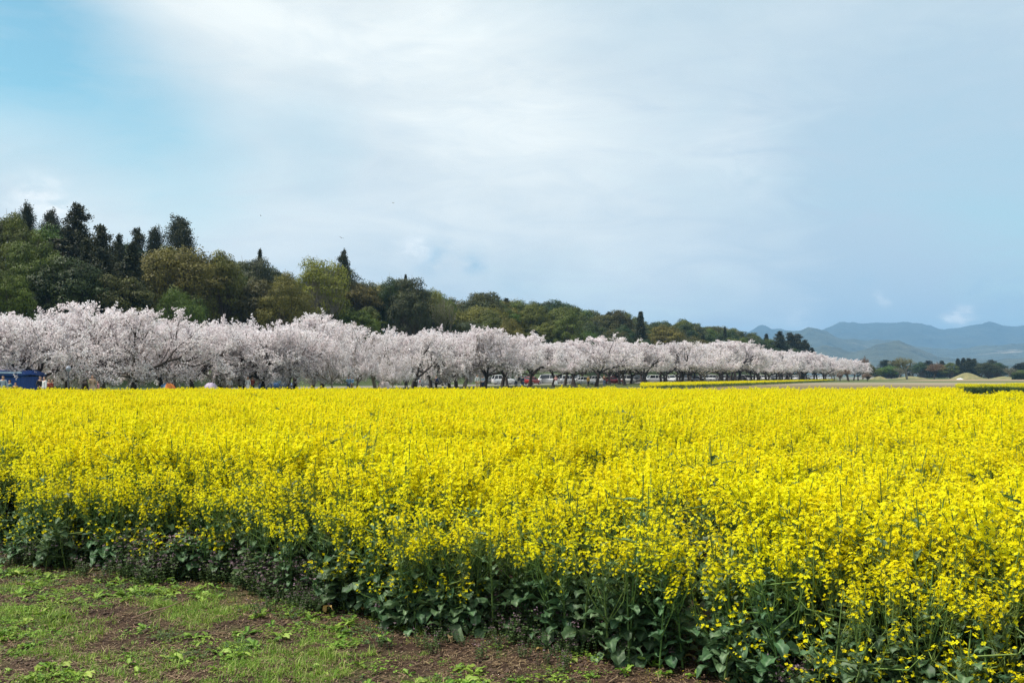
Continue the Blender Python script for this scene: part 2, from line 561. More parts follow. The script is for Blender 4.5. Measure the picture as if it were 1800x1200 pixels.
# ---- wooded hill (terrain under the forest)
ss = np.linspace(-260, 520, 196)
tt = np.linspace(34, 330, 75)
S_, T_ = np.meshgrid(ss, tt)
H_ = hill_h(S_, T_) + (fbm(S_, T_, 21, 9, 3) - 0.5) * 1.0 * sstep(38, 50, T_) - 0.05
H_ = H_ * (1 - sstep(250, 330, T_)) - 0.05
X_ = P0[0] + S_ * U[0] + T_ * N[0]
Y_ = P0[1] + S_ * U[1] + T_ * N[1]
mb = MB()
idx = np.arange(S_.size).reshape(S_.shape)
f = np.stack([idx[:-1, :-1], idx[:-1, 1:], idx[1:, 1:], idx[1:, :-1]], -1).reshape(-1, 4)
mb.add(np.stack([X_, Y_, H_], -1).reshape(-1, 3), f)
m, t = new_mat('hill_grass')
geo = t.n('ShaderNodeNewGeometry')
n_ = t.noise(geo.outputs['Position'], 0.5, 6, 0.65)
n2_ = t.noise(geo.outputs['Position'], 3.5, 5, 0.6)
cc = t.mix(n_, (0.022, 0.045, 0.012), (0.075, 0.105, 0.028))
cc = t.mix(t.m('MULTIPLY_ADD', n2_, 3, -1.6, clamp=True), cc, (0.10, 0.09, 0.045))
p = t.n('ShaderNodeBsdfPrincipled', i_Roughness=0.95)
t.l(cc, p.inputs['Base Color'])
b = t.n('ShaderNodeBump', i_Strength=0.8, i_Distance=0.2)
t.l(n2_, b.inputs['Height'])
t.l(b.outputs[0], p.inputs['Normal'])
o = t.n('ShaderNodeOutputMaterial')
t.l(p.outputs[0], o.inputs[0])
hill = mb.build('hill', m)
tag(hill, 'low grassy bank and hill under the dark wood', 'hill', kind='structure')

# ---- mountains: real relief 4 to 9 km away, one sheet per range
def mountain(name, label, prof, d0, dw, seed, amp, mat, a0=-1500, a1=3600, na=640, nd=90):
    """prof: list of (px, ridge row); ridge about d0 metres away, foot dw nearer and farther"""
    px = np.linspace(a0, a1, na)
    k = (px - 900) / F_PX
    ridge = np.interp(px, [q[0] for q in prof], [q[1] for q in prof])
    ridge = ridge - 3 - (fbm(px * 1.0 + 3000, px * 0, seed + 40, 38, 5) - 0.5) * 11 - 1.5
    hr = (HOR - ridge) / F_PX
    v = np.linspace(-1, 1, nd)
    K, V = np.meshgrid(k, v)
    HRm = np.broadcast_to(hr, K.shape)
    dist = d0 * (1 + V * dw)
    # ridge wanders in depth
    wob = (lattice_noise(K * 12, K * 0 + seed, seed, 1.0) - 0.5) * 0.3
    Vw = V - wob * (1 - V * V)
    X = K * dist
    Y = dist
    base = np.clip(1 - np.abs(Vw) ** 1.25, 0, 1)
    # spurs and gullies run down from the ridge
    sp = np.abs(fbm(X + 9000, Y, seed + 3, d0 * 0.13, 5) - 0.5) * 2
    sp2 = np.abs(fbm(X * 1.0 + 5000, Y * 0.6, seed + 11, d0 * 0.045, 4) - 0.5) * 2
    relief = (sp * 0.7 + sp2 * 0.35)
    Z = HRm * dist * base
    Z = Z * (1 - amp * 1.25 * relief * sstep(0.0, 0.4, np.abs(Vw)))
    Z += (fbm(X + 100, Y, seed + 7, d0 * 0.014, 4) - 0.5) * d0 * 0.0050 * base
    Z = Z - 4
    mb = MB()
    idx = np.arange(K.size).reshape(K.shape)
    f = np.stack([idx[:-1, :-1], idx[:-1, 1:], idx[1:, 1:], idx[1:, :-1]], -1).reshape(-1, 4)
    mb.add(np.stack([X, Y, Z], -1).reshape(-1, 3), f)
    o = mb.build(name, mat)
    tag(o, label, 'mountain', kind='structure')
    return o


def mtn_mat(name, a, b_, bare, cut, sc):
    m, t = new_mat(name)
    geo = t.n('ShaderNodeNewGeometry')
    n1 = t.noise(geo.outputs['Position'], 0.006 * sc, 7, 0.65)
    n2 = t.noise(t.mapping(geo.outputs['Position'], scale=(1, 1, 2)), 0.0016 * sc, 5, 0.6, 0.8)
    c1 = t.mix(t.m('MULTIPLY_ADD', n1, 2.4, -0.7, clamp=True), a, b_)
    c2 = t.mix(t.m('MULTIPLY_ADD', n2, 9, -9 * cut, clamp=True), c1, bare)
    p = t.n('ShaderNodeBsdfPrincipled', i_Roughness=0.95)
    t.l(c2, p.inputs['Base Color'])
    b = t.n('ShaderNodeBump', i_Strength=1.0, i_Distance=40)
    t.l(n1, b.inputs['Height'])
    t.l(b.outputs[0], p.inputs['Normal'])
    o = t.n('ShaderNodeOutputMaterial')
    t.l(p.outputs[0], o.inputs[0])
    return m


MM1 = mtn_mat('mountain_forest', (0.012, 0.022, 0.016), (0.050, 0.058, 0.036), (0.26, 0.24, 0.19), 0.64, 1.0)
MM2 = mtn_mat('mountain_forest_near', (0.014, 0.026, 0.018), (0.085, 0.092, 0.052), (0.40, 0.33, 0.25), 0.60, 1.6)
mountain('mountains', 'long blue mountain range along the right horizon',
         [(-1500, 600), (-400, 590), (300, 610), (900, 618), (1200, 612), (1290, 596), (1335, 576), (1345, 577), (1358, 584), (1370, 578), (1385, 588),
          (1420, 592), (1450, 582), (1475, 570), (1500, 569), (1520, 571), (1540, 569), (1575, 571), (1600, 570), (1640, 577), (1660, 583), (1690, 579),
          (1710, 576), (1735, 572), (1765, 574), (1800, 574), (1900, 578), (2100, 565), (2600, 590), (3600, 610)],
         8200, 0.30, 3, 0.55, MM1)
mountain('mountains', 'nearer foothills below the blue mountain range',
         [(-1500, 640), (900, 640), (1250, 636), (1330, 606), (1380, 588), (1405, 579), (1422, 576), (1440, 583), (1470, 592), (1500, 598), (1530, 601), (1580, 606), (1620, 612),
          (1680, 618), (1720, 610), (1760, 606), (1800, 604), (2000, 600), (2600, 625), (3600, 640)],
         5600, 0.28, 13, 0.5, MM2)
mountain('mountains', 'lowest wooded foothills nearest the plain',
         [(-1500, 652), (1200, 648), (1350, 632), (1420, 612), (1450, 607), (1500, 620), (1540, 606), (1580, 603), (1620, 616), (1660, 628), (1720, 634),
          (1800, 630), (2000, 628), (2600, 640), (3600, 650)],
         3900, 0.26, 29, 0.45, MM2)

# ------------------------------------------------------------------ tree builders

def grow_cherry(seed, H=7.5, W=11.0, pale=False, dense=1.0, mz=2.0):
    rng = np.random.default_rng(seed)
    br = MB()
    pts_all = []          # (positions, level)
    def branch(p, d, L, r, lev):
        n = 6 if lev <= 2 else 4
        if lev > 1 and p[2] > 5.2: L = L * 0.72
        pts = [np.array(p)]
        d = np.array(d, float)
        for i in range(n):
            d = d + rng.normal(size=3) * (0.13 if lev else 0.06)
            if lev == 1: d[2] += 0.02
            if lev == 2: d[2] -= 0.012
            if lev > 2: d[2] -= 0.01
            d /= np.linalg.norm(d)
            pts.append(pts[-1] + d * L / n)
        pts = np.array(pts)
        lim = mz + 0.9 * rng.random()
        if lev and pts[-1][2] < lim:
            pts[:, 2] += np.linspace(0, lim - pts[-1][2], len(pts))
        rr = np.linspace(r, r * (0.62 if lev < 4 else 0.4), len(pts))
        if lev == 0:
            rr[0] *= 1.35
        br.tube(pts, rr, 8 if lev == 0 else (6 if lev == 1 else (4 if lev == 2 else 3)), 0, 0.5)
        if lev >= 2:
            pts_all.append((pts, lev))
        if lev >= 4:
            return
        nch = [rng.integers(5, 7), 6, 5, 5][lev]
        az0 = rng.random() * 6.28
        for c in range(nch):
            if lev == 0:
                u = 0.75 + 0.25 * rng.random()
            else:
                u = 0.28 + 0.72 * (c + 0.7 * rng.random()) / nch
            u = min(u, 0.999)
            q = u * n
            i = int(q)
            pp = pts[i] * (1 - (q - i)) + pts[i + 1] * (q - i)
            dd = pts[i + 1] - pts[i]
            dd /= np.linalg.norm(dd)
            if lev == 0:
                ang = R(rng.uniform(36, 80) if c else 22)
                az = az0 + c * 2 * np.pi / nch + rng.normal() * 0.25
                nd = np.array([math.sin(ang) * math.cos(az), math.sin(ang) * math.sin(az), math.cos(ang)])
                nl = (3.3 + rng.random() * 0.8) * (1.0 if c else 0.9)
            else:
                side = rnd_unit(rng, 1)[0]
                side -= dd * side.dot(dd)
                side /= np.linalg.norm(side)
                a = R(rng.uniform(26, 58))
                nd = dd * math.cos(a) + side * math.sin(a)
                nl = L * rng.uniform(0.50, 0.72)
            branch(pp, nd, nl, max(0.012, rr[i] * (0.62 if lev == 0 else 0.55)), lev + 1)
    branch((0, 0, -0.1), (rng.normal() * 0.12, rng.normal() * 0.12, 1), 1.35 + rng.random() * 0.4, 0.26, 0)
    P_, T = [], []
    for pts, lev in pts_all:
        k = int({2: 11, 3: 13, 4: 12}[lev] * dense)
        u = rng.random(k) * 0.999 if lev > 2 else 0.45 + rng.random(k) * 0.549
        q = u * (len(pts) - 1)
        i = q.astype(int)
        fr = (q - i)[:, None]
        c = pts[i] * (1 - fr) + pts[i + 1] * fr
        c = c + rng.normal(size=c.shape) * 0.07
        P_.append(c)
        T.append(np.full(k, rng.random() * 0.5))
    P_ = np.concatenate(P_)
    T = np.concatenate(T)
    allv = np.concatenate(br.v)
    sx = (W / 2) / np.percentile(np.hypot(P_[:, 0], P_[:, 1]), 97)
    sz = H / np.percentile(P_[:, 2], 99.0)
    sc = np.array([sx, sx, sz])
    for i in range(len(br.v)):
        br.v[i] = br.v[i] * sc
    P_ = P_ * sc
    def soft(z):
        r2 = 0.80 * H
        return np.where(z > r2, r2 + (z - r2) * 0.55, z)
    for i in range(len(br.v)):
        br.v[i][:, 2] = soft(br.v[i][:, 2]) * 1.10
    P_[:, 2] = soft(P_[:, 2]) * 1.10
    bl = MB()
    for rep in range(3):
        n = len(P_)
        c = P_ + rng.normal(size=P_.shape) * 0.04
        bl.leaves(c, rnd_unit(rng, n) + np.array([0, 0, 0.35]), rnd_unit(rng, n), rng.uniform(0.08, 0.17, n), rng.uniform(0.07, 0.14, n),
                  0, np.clip(T + rng.random(n) * 0.65, 0, 1))
    k = int(len(P_) * 0.26)
    sel = rng.choice(len(P_), k, replace=False)
    bl.leaves(P_[sel] + rng.normal(size=(k, 3)) * 0.07, rnd_unit(rng, k), rnd_unit(rng, k), 0.075, 0.04, 1, rng.random(k))
    return br.mesh('trunk', M_BARKP if pale else M_BARK), bl.mesh('crown', [M_BLOS, M_CALYX])


def grow_broad(seed, H, W, kind, low=0.22, nclump=60, leaf=0.30, per=330, flat=1.0, pale=False, open_=0.0):
    """broadleaf evergreen: cauliflower of leafy clumps over a forking trunk"""
    rng = np.random.default_rng(seed)
    lv = MB()
    tr = MB()
    cz = H * (low + (1 - low) * 0.5)
    rz = H * (1 - low) * 0.5
    cs = []
    while len(cs) < nclump:
        v = rnd_unit(rng, 1)[0]
        if v[2] < -0.55: continue
        rr = rng.uniform(0.52, 0.90)
        q = np.array([v[0] * W / 2 * rr, v[1] * W / 2 * rr, cz + v[2] * rz * rr * flat])
        cs.append((q, rng.uniform(0.085, 0.175) * W * (0.8 + 0.3 * (v[2] > 0.2))))
    top = cz + rz
    for q, r in cs:
        k = int(per * (r / (0.145 * W)) ** 2)
        d = rnd_unit(rng, k)
        out = (q - np.array([0, 0, cz]))
        out /= np.linalg.norm(out) + 1e-6
        d = d + out * 0.30 + np.array([0, 0, 0.55])
        d /= np.linalg.norm(d, axis=1)[:, None]
        lump = 1 + 0.22 * np.sin(d[:, 0] * 7 + q[0] * 3) * np.sin(d[:, 1] * 7 + q[1]) + 0.15 * np.sin(d[:, 2] * 9 + q[2])
        rad = r * lump * rng.uniform(0.80, 1.06, k) ** 0.8
        c = q + d * rad[:, None] * np.array([1, 1, 0.62])
        c = c + rng.normal(size=c.shape) * 0.06
        if c[:, 2].max() > top * 1.06:
            c[:, 2] = np.minimum(c[:, 2], top * 1.06 + rng.normal(size=k) * 0.1)
        if open_:
            keep = rng.random(k) > open_
            c, d = c[keep], d[keep]
            k = len(c)
        tint = np.clip(0.22 + 0.56 * rng.random() + 0.45 * (rng.random(k) - 0.5) + 0.12, 0, 1)
        sz = rng.uniform(0.7, 1.25, k) * leaf
        lv.leaves(c, d + rnd_unit(rng, k) * 0.42, rnd_unit(rng, k) + np.array([0, 0, -0.3]), sz * 1.1, sz * 0.7, 0, tint)
    # trunk and limbs reaching into the clumps
    fork = np.array([rng.normal() * 0.2, rng.normal() * 0.2, H * (low * 0.75 + 0.02)])
    r0 = 0.022 * H
    tr.tube([(0, 0, -0.6), (fork[0] * .5, fork[1] * .5, fork[2] * .5), fork], [r0 * 1.3, r0, r0 * 0.85], 8)
    for q, r in cs[::2]:
        mid = fork * 0.5 + q * 0.5 + rng.normal(size=3) * 0.05 * W + np.array([0, 0, 0.03 * H])
        q2 = q + (q - mid) * 0.35
        tr.tube([fork, (fork + mid) / 2 + rng.normal(size=3) * 0.02 * W, mid, q, q2], np.array([0.5, 0.38, 0.28, 0.15, 0.05]) * r0 * (1.0 if not pale else 0.9), 4)
        if pale:
            for _ in range(4):
                q3 = q + rnd_unit(rng, 1)[0] * r * 1.1
                tr.tube([mid, (mid + q3) / 2 + rng.normal(size=3) * 0.02 * W, q3], np.array([0.2, 0.12, 0.04]) * r0, 3)
    return tr.mesh('trunk', M_BARKP if pale else M_TRUNK), lv.mesh('crown', FOREST[kind])


def grow_cedar(seed, H, W, kind='cedar', low=0.14, power=0.75, nb=190, leaf=0.26, ragged=0.25, roundtop=0.0):
    rng = np.random.default_rng(seed)
    lv, tr = MB(), MB()
    lean = rng.normal(size=2) * 0.01
    tr.tube([(0, 0, -0.6), (lean[0] * H * .5, lean[1] * H * .5, H * .5), (lean[0] * H, lean[1] * H, H * 0.97)], [0.022 * H, 0.014 * H, 0.004 * H], 7)
    for i in range(nb):
        u = low + (1 - low) * ((i + rng.random()) / nb)
        uu = (u - low) / (1 - low)
        prof = (1 - uu) ** power
        if roundtop:
            prof = prof * (1 - roundtop) + roundtop * math.sqrt(max(0, 1 - (abs(uu - 0.42) / 0.62) ** 2.2))
        prof *= sstep(-0.12, 0.12, uu)
        Lb = W / 2 * prof * rng.uniform(1 - ragged * 1.6, 1 + ragged * 0.6) + 0.15
        az = i * 2.39996 + rng.normal() * 0.3
        droop = rng.uniform(-0.15, 0.30) - 0.25 * uu
        dirn = np.array([math.cos(az), math.sin(az), -droop])
        base = np.array([lean[0] * u * H, lean[1] * u * H, u * H])
        tip = base + dirn * Lb
        if Lb > 0.8 and i % 2 == 0:
            tr.tube([base, (base + tip) / 2 + (0, 0, 0.1), tip], np.array([0.006, 0.004, 0.0015]) * H * 0.7, 3)
        k = int(30 + 46 * Lb)
        q = rng.uniform(0.25, 1.03, k) ** 0.75
        wid = 0.20 + 0.26 * Lb * np.sin(np.clip(q, 0, 1) * 2.6)
        c = base + dirn * Lb * q[:, None]
        c = c + rng.normal(size=(k, 3)) * wid[:, None] * np.array([0.62, 0.62, 0.42])
        nr = rnd_unit(rng, k) + np.array([0, 0, 0.7]) + dirn * 0.4
        tint = np.clip(0.25 + 0.45 * rng.random() + 0.3 * (rng.random(k) - 0.5) , 0, 1)
        sz = rng.uniform(0.7, 1.3, k) * leaf
        lv.leaves(c, nr, np.tile(dirn, (k, 1)) + rnd_unit(rng, k) * 0.5, sz * 1.25, sz * 0.5, 0, tint)
    allp = np.concatenate(lv.v)
    f_ = (W / 2) / np.percentile(np.hypot(allp[:, 0], allp[:, 1]), 93)
    for g_ in (lv, tr):
        for i in range(len(g_.v)): g_.v[i] = g_.v[i] * np.array([f_, f_, 1]) if g_ is lv or i else g_.v[i]
    return tr.mesh('trunk', M_TRUNK), lv.mesh('crown', FOREST[kind])


def grow_bare(seed, H, W, kind, leafy=0.5, pale=True, leaf=0.13):
    """spring tree: fine ascending branches with a thin veil of young leaves"""
    rng = np.random.default_rng(seed)
    br, lv = MB(), MB()
    ends = []
    def go(p, d, L, r, lev):
        n = 4
        pts = [np.array(p, float)]
        d = np.array(d, float)
        for i in range(n):
            d = d + rng.normal(size=3) * 0.12 + np.array([0, 0, 0.05])
            d /= np.linalg.norm(d)
            pts.append(pts[-1] + d * L / n)
        pts = np.array(pts)
        br.tube(pts, np.linspace(r, r * 0.6, n + 1), 6 if lev < 2 else 3)
        if lev >= 2: ends.append(pts)
        if lev >= 4: return
        for c in range([5, 4, 4, 4][lev]):
            u = rng.uniform(0.45, 0.999) if lev else rng.uniform(0.7, 0.999)
            q = u * n
            i = int(q)
            pp = pts[i] * (1 - q + i) + pts[i + 1] * (q - i)
            side = rnd_unit(rng, 1)[0]
            side -= d * side.dot(d)
            side /= np.linalg.norm(side)
            a = R(rng.uniform(22, 52))
            go(pp, d * math.cos(a) + side * math.sin(a), L * rng.uniform(0.58, 0.78), r * 0.55, lev + 1)
    go((0, 0, -0.3), (0, 0, 1), 2.6, 0.22, 0)
    C = np.concatenate(ends)
    sc = np.array([(W / 2) / np.percentile(np.hypot(C[:, 0], C[:, 1]), 97)] * 2 + [H / C[:, 2].max()])
    for i in range(len(br.v)): br.v[i] = br.v[i] * sc
    C = C * sc
    k = int(len(C) * 9 * leafy)
    sel = rng.integers(0, len(C), k)
    c = C[sel] + rng.normal(size=(k, 3)) * 0.028 * W
    lv.leaves(c, rnd_unit(rng, k) + np.array([0, 0, .4]), rnd_unit(rng, k), leaf * rng.uniform(.7, 1.3, k), leaf * 0.6, 0, rng.random(k))
    return br.mesh('trunk', M_BARKP if pale else M_TRUNK), lv.mesh('crown', FOREST[kind])


def place_tree(name, label, cat, meshes, loc, rz, scale, group=None, proto_h=1.0):
    e = thing(name, label, cat, loc, rz, group, scale)
    for nm, me in zip(('trunk', 'crown'), meshes):
        o = bpy.data.objects.new(nm, me)
        COL.objects.link(o)
        o.parent = e
    return e


# prototypes: unit sizes (H, W)
PH = 14.0
BROAD = {}
for kind, seeds in (('dark', (1, 2, 3)), ('olive', (4, 5)), ('gold', (6, 7)), ('brown', (8, 9)), ('green', (10, 11)), ('grey', (12, 13))):
    BROAD[kind] = [grow_broad(s, PH, 11.0, kind, low=0.18, nclump=96 + 10 * (s % 3), per=250, leaf=0.24) for s in seeds]
BROAD['gold'].append(grow_broad(61, PH, 14.0, 'gold', low=0.30, nclump=130, per=260, leaf=0.24, flat=0.9))
BIGLIGHT = grow_broad(70, PH, 11.0, 'light', low=0.22, nclump=90, per=230, leaf=0.22, pale=True, open_=0.2)
ROUND = grow_broad(71, PH, 12.5, 'gold', low=0.02, nclump=110, per=330, leaf=0.20)
LOWBUSH = grow_broad(72, PH, 16.0, 'green', low=0.05, nclump=100, per=260, leaf=0.24, flat=0.95)
CED = [grow_cedar(20, PH, 6.0, power=0.85, ragged=0.4), grow_cedar(21, PH, 5.2, power=1.0), grow_cedar(22, PH, 7.0, roundtop=0.4, ragged=0.5),
       grow_cedar(23, PH, 8.5, roundtop=0.8, ragged=0.4, low=0.3), grow_cedar(24, PH, 6.5, roundtop=0.25, ragged=0.5)]
BARE = [grow_bare(30, PH, 10, 'light', 0.5), grow_bare(31, PH, 11, 'mist', 0.5), grow_bare(32, PH, 11, 'rust', 1.2, False), grow_bare(33, PH, 10, 'tan', 1.5, False)]
BPROTO = {'light': BIGLIGHT, 'round': ROUND, 'low': LOWBUSH}

SIL = [(-300, 372), (0, 384), (60, 396), (120, 400), (200, 420), (330, 440), (400, 452), (430, 465), (455, 458), (500, 478), (560, 470), (610, 470), (630, 500),
       (715, 492), (750, 508), (790, 520), (860, 514), (900, 524), (960, 530), (1000, 532), (1050, 548), (1090, 546), (1130, 562), (1200, 563),
       (1250, 572), (1300, 577), (1350, 584), (1400, 590), (1420, 600), (1436, 620)]
rt = random.Random(7)


def sil(px):
    return float(np.interp(px, [q[0] for q in SIL], [q[1] for q in SIL]))


def forest_tree(px, ytop, meshes, t, wpx=None, label=None, cat='tree', name='broadleaf_tree', group=None, proto_w=11.0, base_drop=0.0, sc_xy=None):
    x, y, s = line_hit(px, t)
    g = float(hill_h(s, t)) - base_drop
    top = (HOR - ytop) * y / F_PX + EYE
    h = max(2.5, top - g)
    sz = h / PH
    sxy = sc_xy if sc_xy else (sz if wpx is None else (wpx * y / F_PX) / proto_w)
    return place_tree(name, label, cat, meshes, (x, y, g), rt.random() * 6.28, (sxy, sxy, sz), group)


ORD = ['first', 'second', 'third', 'fourth', 'fifth', 'sixth', 'seventh', 'eighth', 'ninth', 'tenth', 'eleventh', 'twelfth', 'thirteenth', 'fourteenth', 'fifteenth',
       'sixteenth', 'seventeenth', 'eighteenth', 'nineteenth', 'twentieth', 'twenty-first', 'twenty-second', 'twenty-third', 'twenty-fourth', 'twenty-fifth', 'twenty-sixth',
       'twenty-seventh', 'twenty-eighth', 'twenty-ninth', 'thirtieth', 'thirty-first', 'thirty-second', 'thirty-third', 'thirty-fourth', 'thirty-fifth', 'thirty-sixth',
       'thirty-seventh', 'thirty-eighth', 'thirty-ninth', 'fortieth'] + ['%s-%s' % (a_, b_) for a_ in ('forty', 'fifty', 'sixty') for b_ in ('first', 'second', 'third', 'fourth', 'fifth', 'sixth', 'seventh', 'eighth', 'ninth')]
# explicit trees, read off the photograph: column, top row, kind, offset, width in px, words
KEY = [
    (43, 364, ('cedar', 3), 84, 36, 8.5, 'small dark conifer tip standing above the wood at the far left'),
    (84, 376, ('cedar', 3), 84, 40, 8.5, 'second dark conifer tip from the left, lower than its tall neighbour'),
    (131, 362, ('cedar', 2), 66, 74, 7.0, 'tallest cedar of the wood, broad dark crown with sky gaps near left'),
    (172, 398, ('cedar', 4), 60, 70, 6.5, 'dark brownish cedar just right of the tallest cedar'),
    (208, 414, ('cedar', 4), 74, 40, 6.5, 'small dark conifer in the dip right of the tall cedars'),
    (237, 404, ('cedar', 2), 80, 44, 7.0, 'dark conifer left of the two tips above the golden canopy'),
    (268, 405, ('cedar', 3), 82, 36, 8.5, 'slim pointed conifer tip between two wider dark crowns'),
    (315, 388, ('cedar', 3), 80, 62, 8.5, 'round-headed dark tree standing alone above the golden canopy'),
    (28, 378, ('olive', 0), 70, 95, 11.0, 'olive green rounded tree at the left edge skyline'),
    (60, 412, ('green', 0), 52, 110, 11.0, 'large bright green rounded tree at the left above the blossom'),
    (20, 480, ('green', 1), 42, 80, 11.0, 'low green tree at the left edge just above the cherries'),
    (150, 420, ('cedar', 0), 50, 62, 6.0, 'dark cedar in front of the tallest cedar, reaching the blossom'),
    (178, 440, ('cedar', 4), 47, 66, 6.5, 'broad dark cedar left of the straight bare trunk'),
    (226, 428, ('cedar', 1), 45, 74, 5.2, 'brownish cedar with a straight bare trunk showing above the blossom'),
    (318, 436, ('gold', 2), 60, 190, 14.0, 'wide golden brown canopy spreading across the wood at the left'),
    (385, 446, ('gold', 1), 56, 84, 11.0, 'golden brown crown ending the wide golden canopy on its right'),
    (314, 508, ('low', 0), 43, 106, 16.0, 'bright green spreading tree low down behind the cherry blossom'),
    (455, 438, ('cedar', 0), 84, 28, 6.0, 'little dark spire on top of the grey brown hump'),
    (452, 452, ('grey', 0), 74, 92, 11.0, 'grey green rounded crown under the little dark spire'),
    (500, 482, ('round', 0), 46, 98, 12.5, 'dense round golden olive tree like a ball above the blossom'),
    (566, 453, ('light', 0), 52, 108, 11.0, 'tall yellow green tree with pale forked branches showing'),
    (604, 443, ('cedar', 2), 66, 36, 7.0, 'dark conifer leaning out behind the tall yellow green tree'),
    (686, 488, ('dark', 0), 62, 60, 11.0, 'dark rounded tree left of the grey green crown with a spire'),
    (722, 490, ('grey', 1), 52, 78, 11.0, 'large grey green tree in the middle of the wood'),
    (713, 483, ('cedar', 1), 70, 20, 5.2, 'tiny spire above the large grey green tree'),
    (766, 507, ('light', 0), 72, 34, 11.0, 'small yellow tipped crown on the skyline right of the grey green tree'),
    (790, 520, ('barel', 0), 46, 60, 10.0, 'half bare spring green tree with grey branches among dark evergreens'),
    (850, 514, ('brown', 0), 68, 90, 11.0, 'brownish rounded crown making the middle hump of the skyline'),
    (896, 561, ('round', 0), 41, 54, 12.5, 'small round golden bush-like tree poking above the blossom'),
    (940, 530, ('olive', 1), 62, 56, 11.0, 'olive crown right of the middle hump of the wood'),
    (981, 527, ('dark', 1), 72, 36, 11.0, 'small dark crown standing on the skyline right of the middle'),
    (1000, 548, ('olive', 0), 48, 62, 11.0, 'yellowish olive tree in the front of the wood, right of middle'),
    (1090, 545, ('brown', 1), 66, 50, 11.0, 'smooth dome-shaped brown tree on the skyline left of a spire'),
    (1127, 548, ('cedar', 1), 52, 34, 5.2, 'pointed dark cedar spire rising from the right half of the wood'),
    (1172, 571, ('gold', 0), 50, 66, 11.0, 'golden brown crown right of the pointed cedar spire'),
    (1200, 562, ('olive', 1), 70, 50, 11.0, 'yellow tinged crown on the skyline above the golden crown'),
    (1274, 574, ('cedar', 0), 60, 14, 6.0, 'short dark spire on the thin right end of the wood'),
    (1372, 583, ('cedar', 4), 50, 30, 6.5, 'dark cedar leading the clump at the right end of the wood'),
    (1388, 586, ('cedar', 2), 52, 30, 6.0, 'dark cedar in the middle of the clump at the right end'),
    (1402, 588, ('cedar', 2), 50, 32, 7.0, 'rounded dark cedar right of centre in the end clump'),
    (1416, 598, ('cedar', 4), 49, 30, 6.5, 'lower dark cedar second from the right end of the wood'),
    (1428, 611, ('cedar', 0), 48, 24, 6.0, 'last dark cedar sloping down at the right end of the wood'),
]
for px, yt, (k, i), tt_, wpx, pw, lab in KEY:
    if k == 'cedar': me, nm = CED[i], 'cedar_tree'
    elif k == 'barel': me, nm = BARE[i], 'spring_tree'
    elif k in BPROTO: me, nm = BPROTO[k], 'broadleaf_tree'
    else: me, nm = BROAD[k][i], 'broadleaf_tree'
    forest_tree(px, yt, me, tt_, wpx, lab, name=nm, proto_w=pw)

# the rest of the wood, row by row
KW = {'dark': 'dark green', 'olive': 'olive green', 'gold': 'golden brown', 'brown': 'brownish green', 'green': 'fresh green', 'grey': 'grey green', 'cedar': 'dark pointed'}
FILL = []
rows = [(84, 8.5, 0, 8, 'top'), (68, 9.0, 8, 26, 'upper slope'), (55, 8.0, 24, 48, 'middle slope'), (45, 6.8, 46, 74, 'lower edge')]
for t0, step, lo, hi, where in rows:
    s = -92.0 if t0 < 60 else -100.0
    while s < 372:
        x, y = st_to_xy(s + rt.uniform(-2, 2), t0 + rt.uniform(-3, 3))
        px = 900 + x / y * F_PX
        s += step * rt.uniform(0.8, 1.2) * (1.0 if s < 200 else 1.25)
        if px < -130 or px > 1432: continue
        k = rt.choices(['dark', 'olive', 'gold', 'brown', 'green', 'grey', 'cedar'], [5, 3, 1.4, 4, 1.5, 3, 1.6 if px < 700 else 1.3])[0]
        if px > 1330: k = rt.choice(['cedar', 'cedar', 'dark', 'olive'])
        if t0 < 60 and any(abs(px - q[0]) < q[4] * 0.48 and q[3] <= 60 for q in KEY if q[2][0] in ('low', 'round', 'light', 'grey', 'green', 'barel', 'gold', 'olive')): continue
        if 60 < px < 240 and t0 < 75: k = rt.choice(['cedar', 'dark', 'dark', 'brown'])
        far = 40 / max(1, y / 5)
        ytop = sil(px) + rt.uniform(lo, hi) * min(1, 210 / y)
        ss_, ts_ = xy_to_st(x, y)
        g = float(hill_h(ss_, ts_))
        top = (HOR - ytop) * y / F_PX + EYE
        h = max(4.5, top - g)
        if k == 'cedar':
            me, nm, wd = rt.choice(CED[:3] + CED[4:]), 'cedar_tree', rt.uniform(1.0, 1.35)
        else:
            me, nm, wd = rt.choice(BROAD[k]), 'broadleaf_tree', rt.uniform(0.82, 1.1) * max(1.0, 9.5 / h)
        e_ = place_tree(nm, '-', 'tree', me, (x, y, g), rt.random() * 6.28, (h / PH * wd, h / PH * wd, h / PH))
        FILL.append((k, where, px, e_))
cnt = {}
for k, where, px, e_ in sorted(FILL, key=lambda q: q[2]):
    c_ = cnt[(k, where)] = cnt.get((k, where), 0) + 1
    what = '%s %s' % (KW[k], 'cedar' if k == 'cedar' else 'broadleaf tree')
    e_['label'] = "%s on the wooded hill's %s, %s such from the left" % (what, where, ORD[c_ - 1])
    e_['group'] = "%ss on the wooded hill's %s" % (what, where)

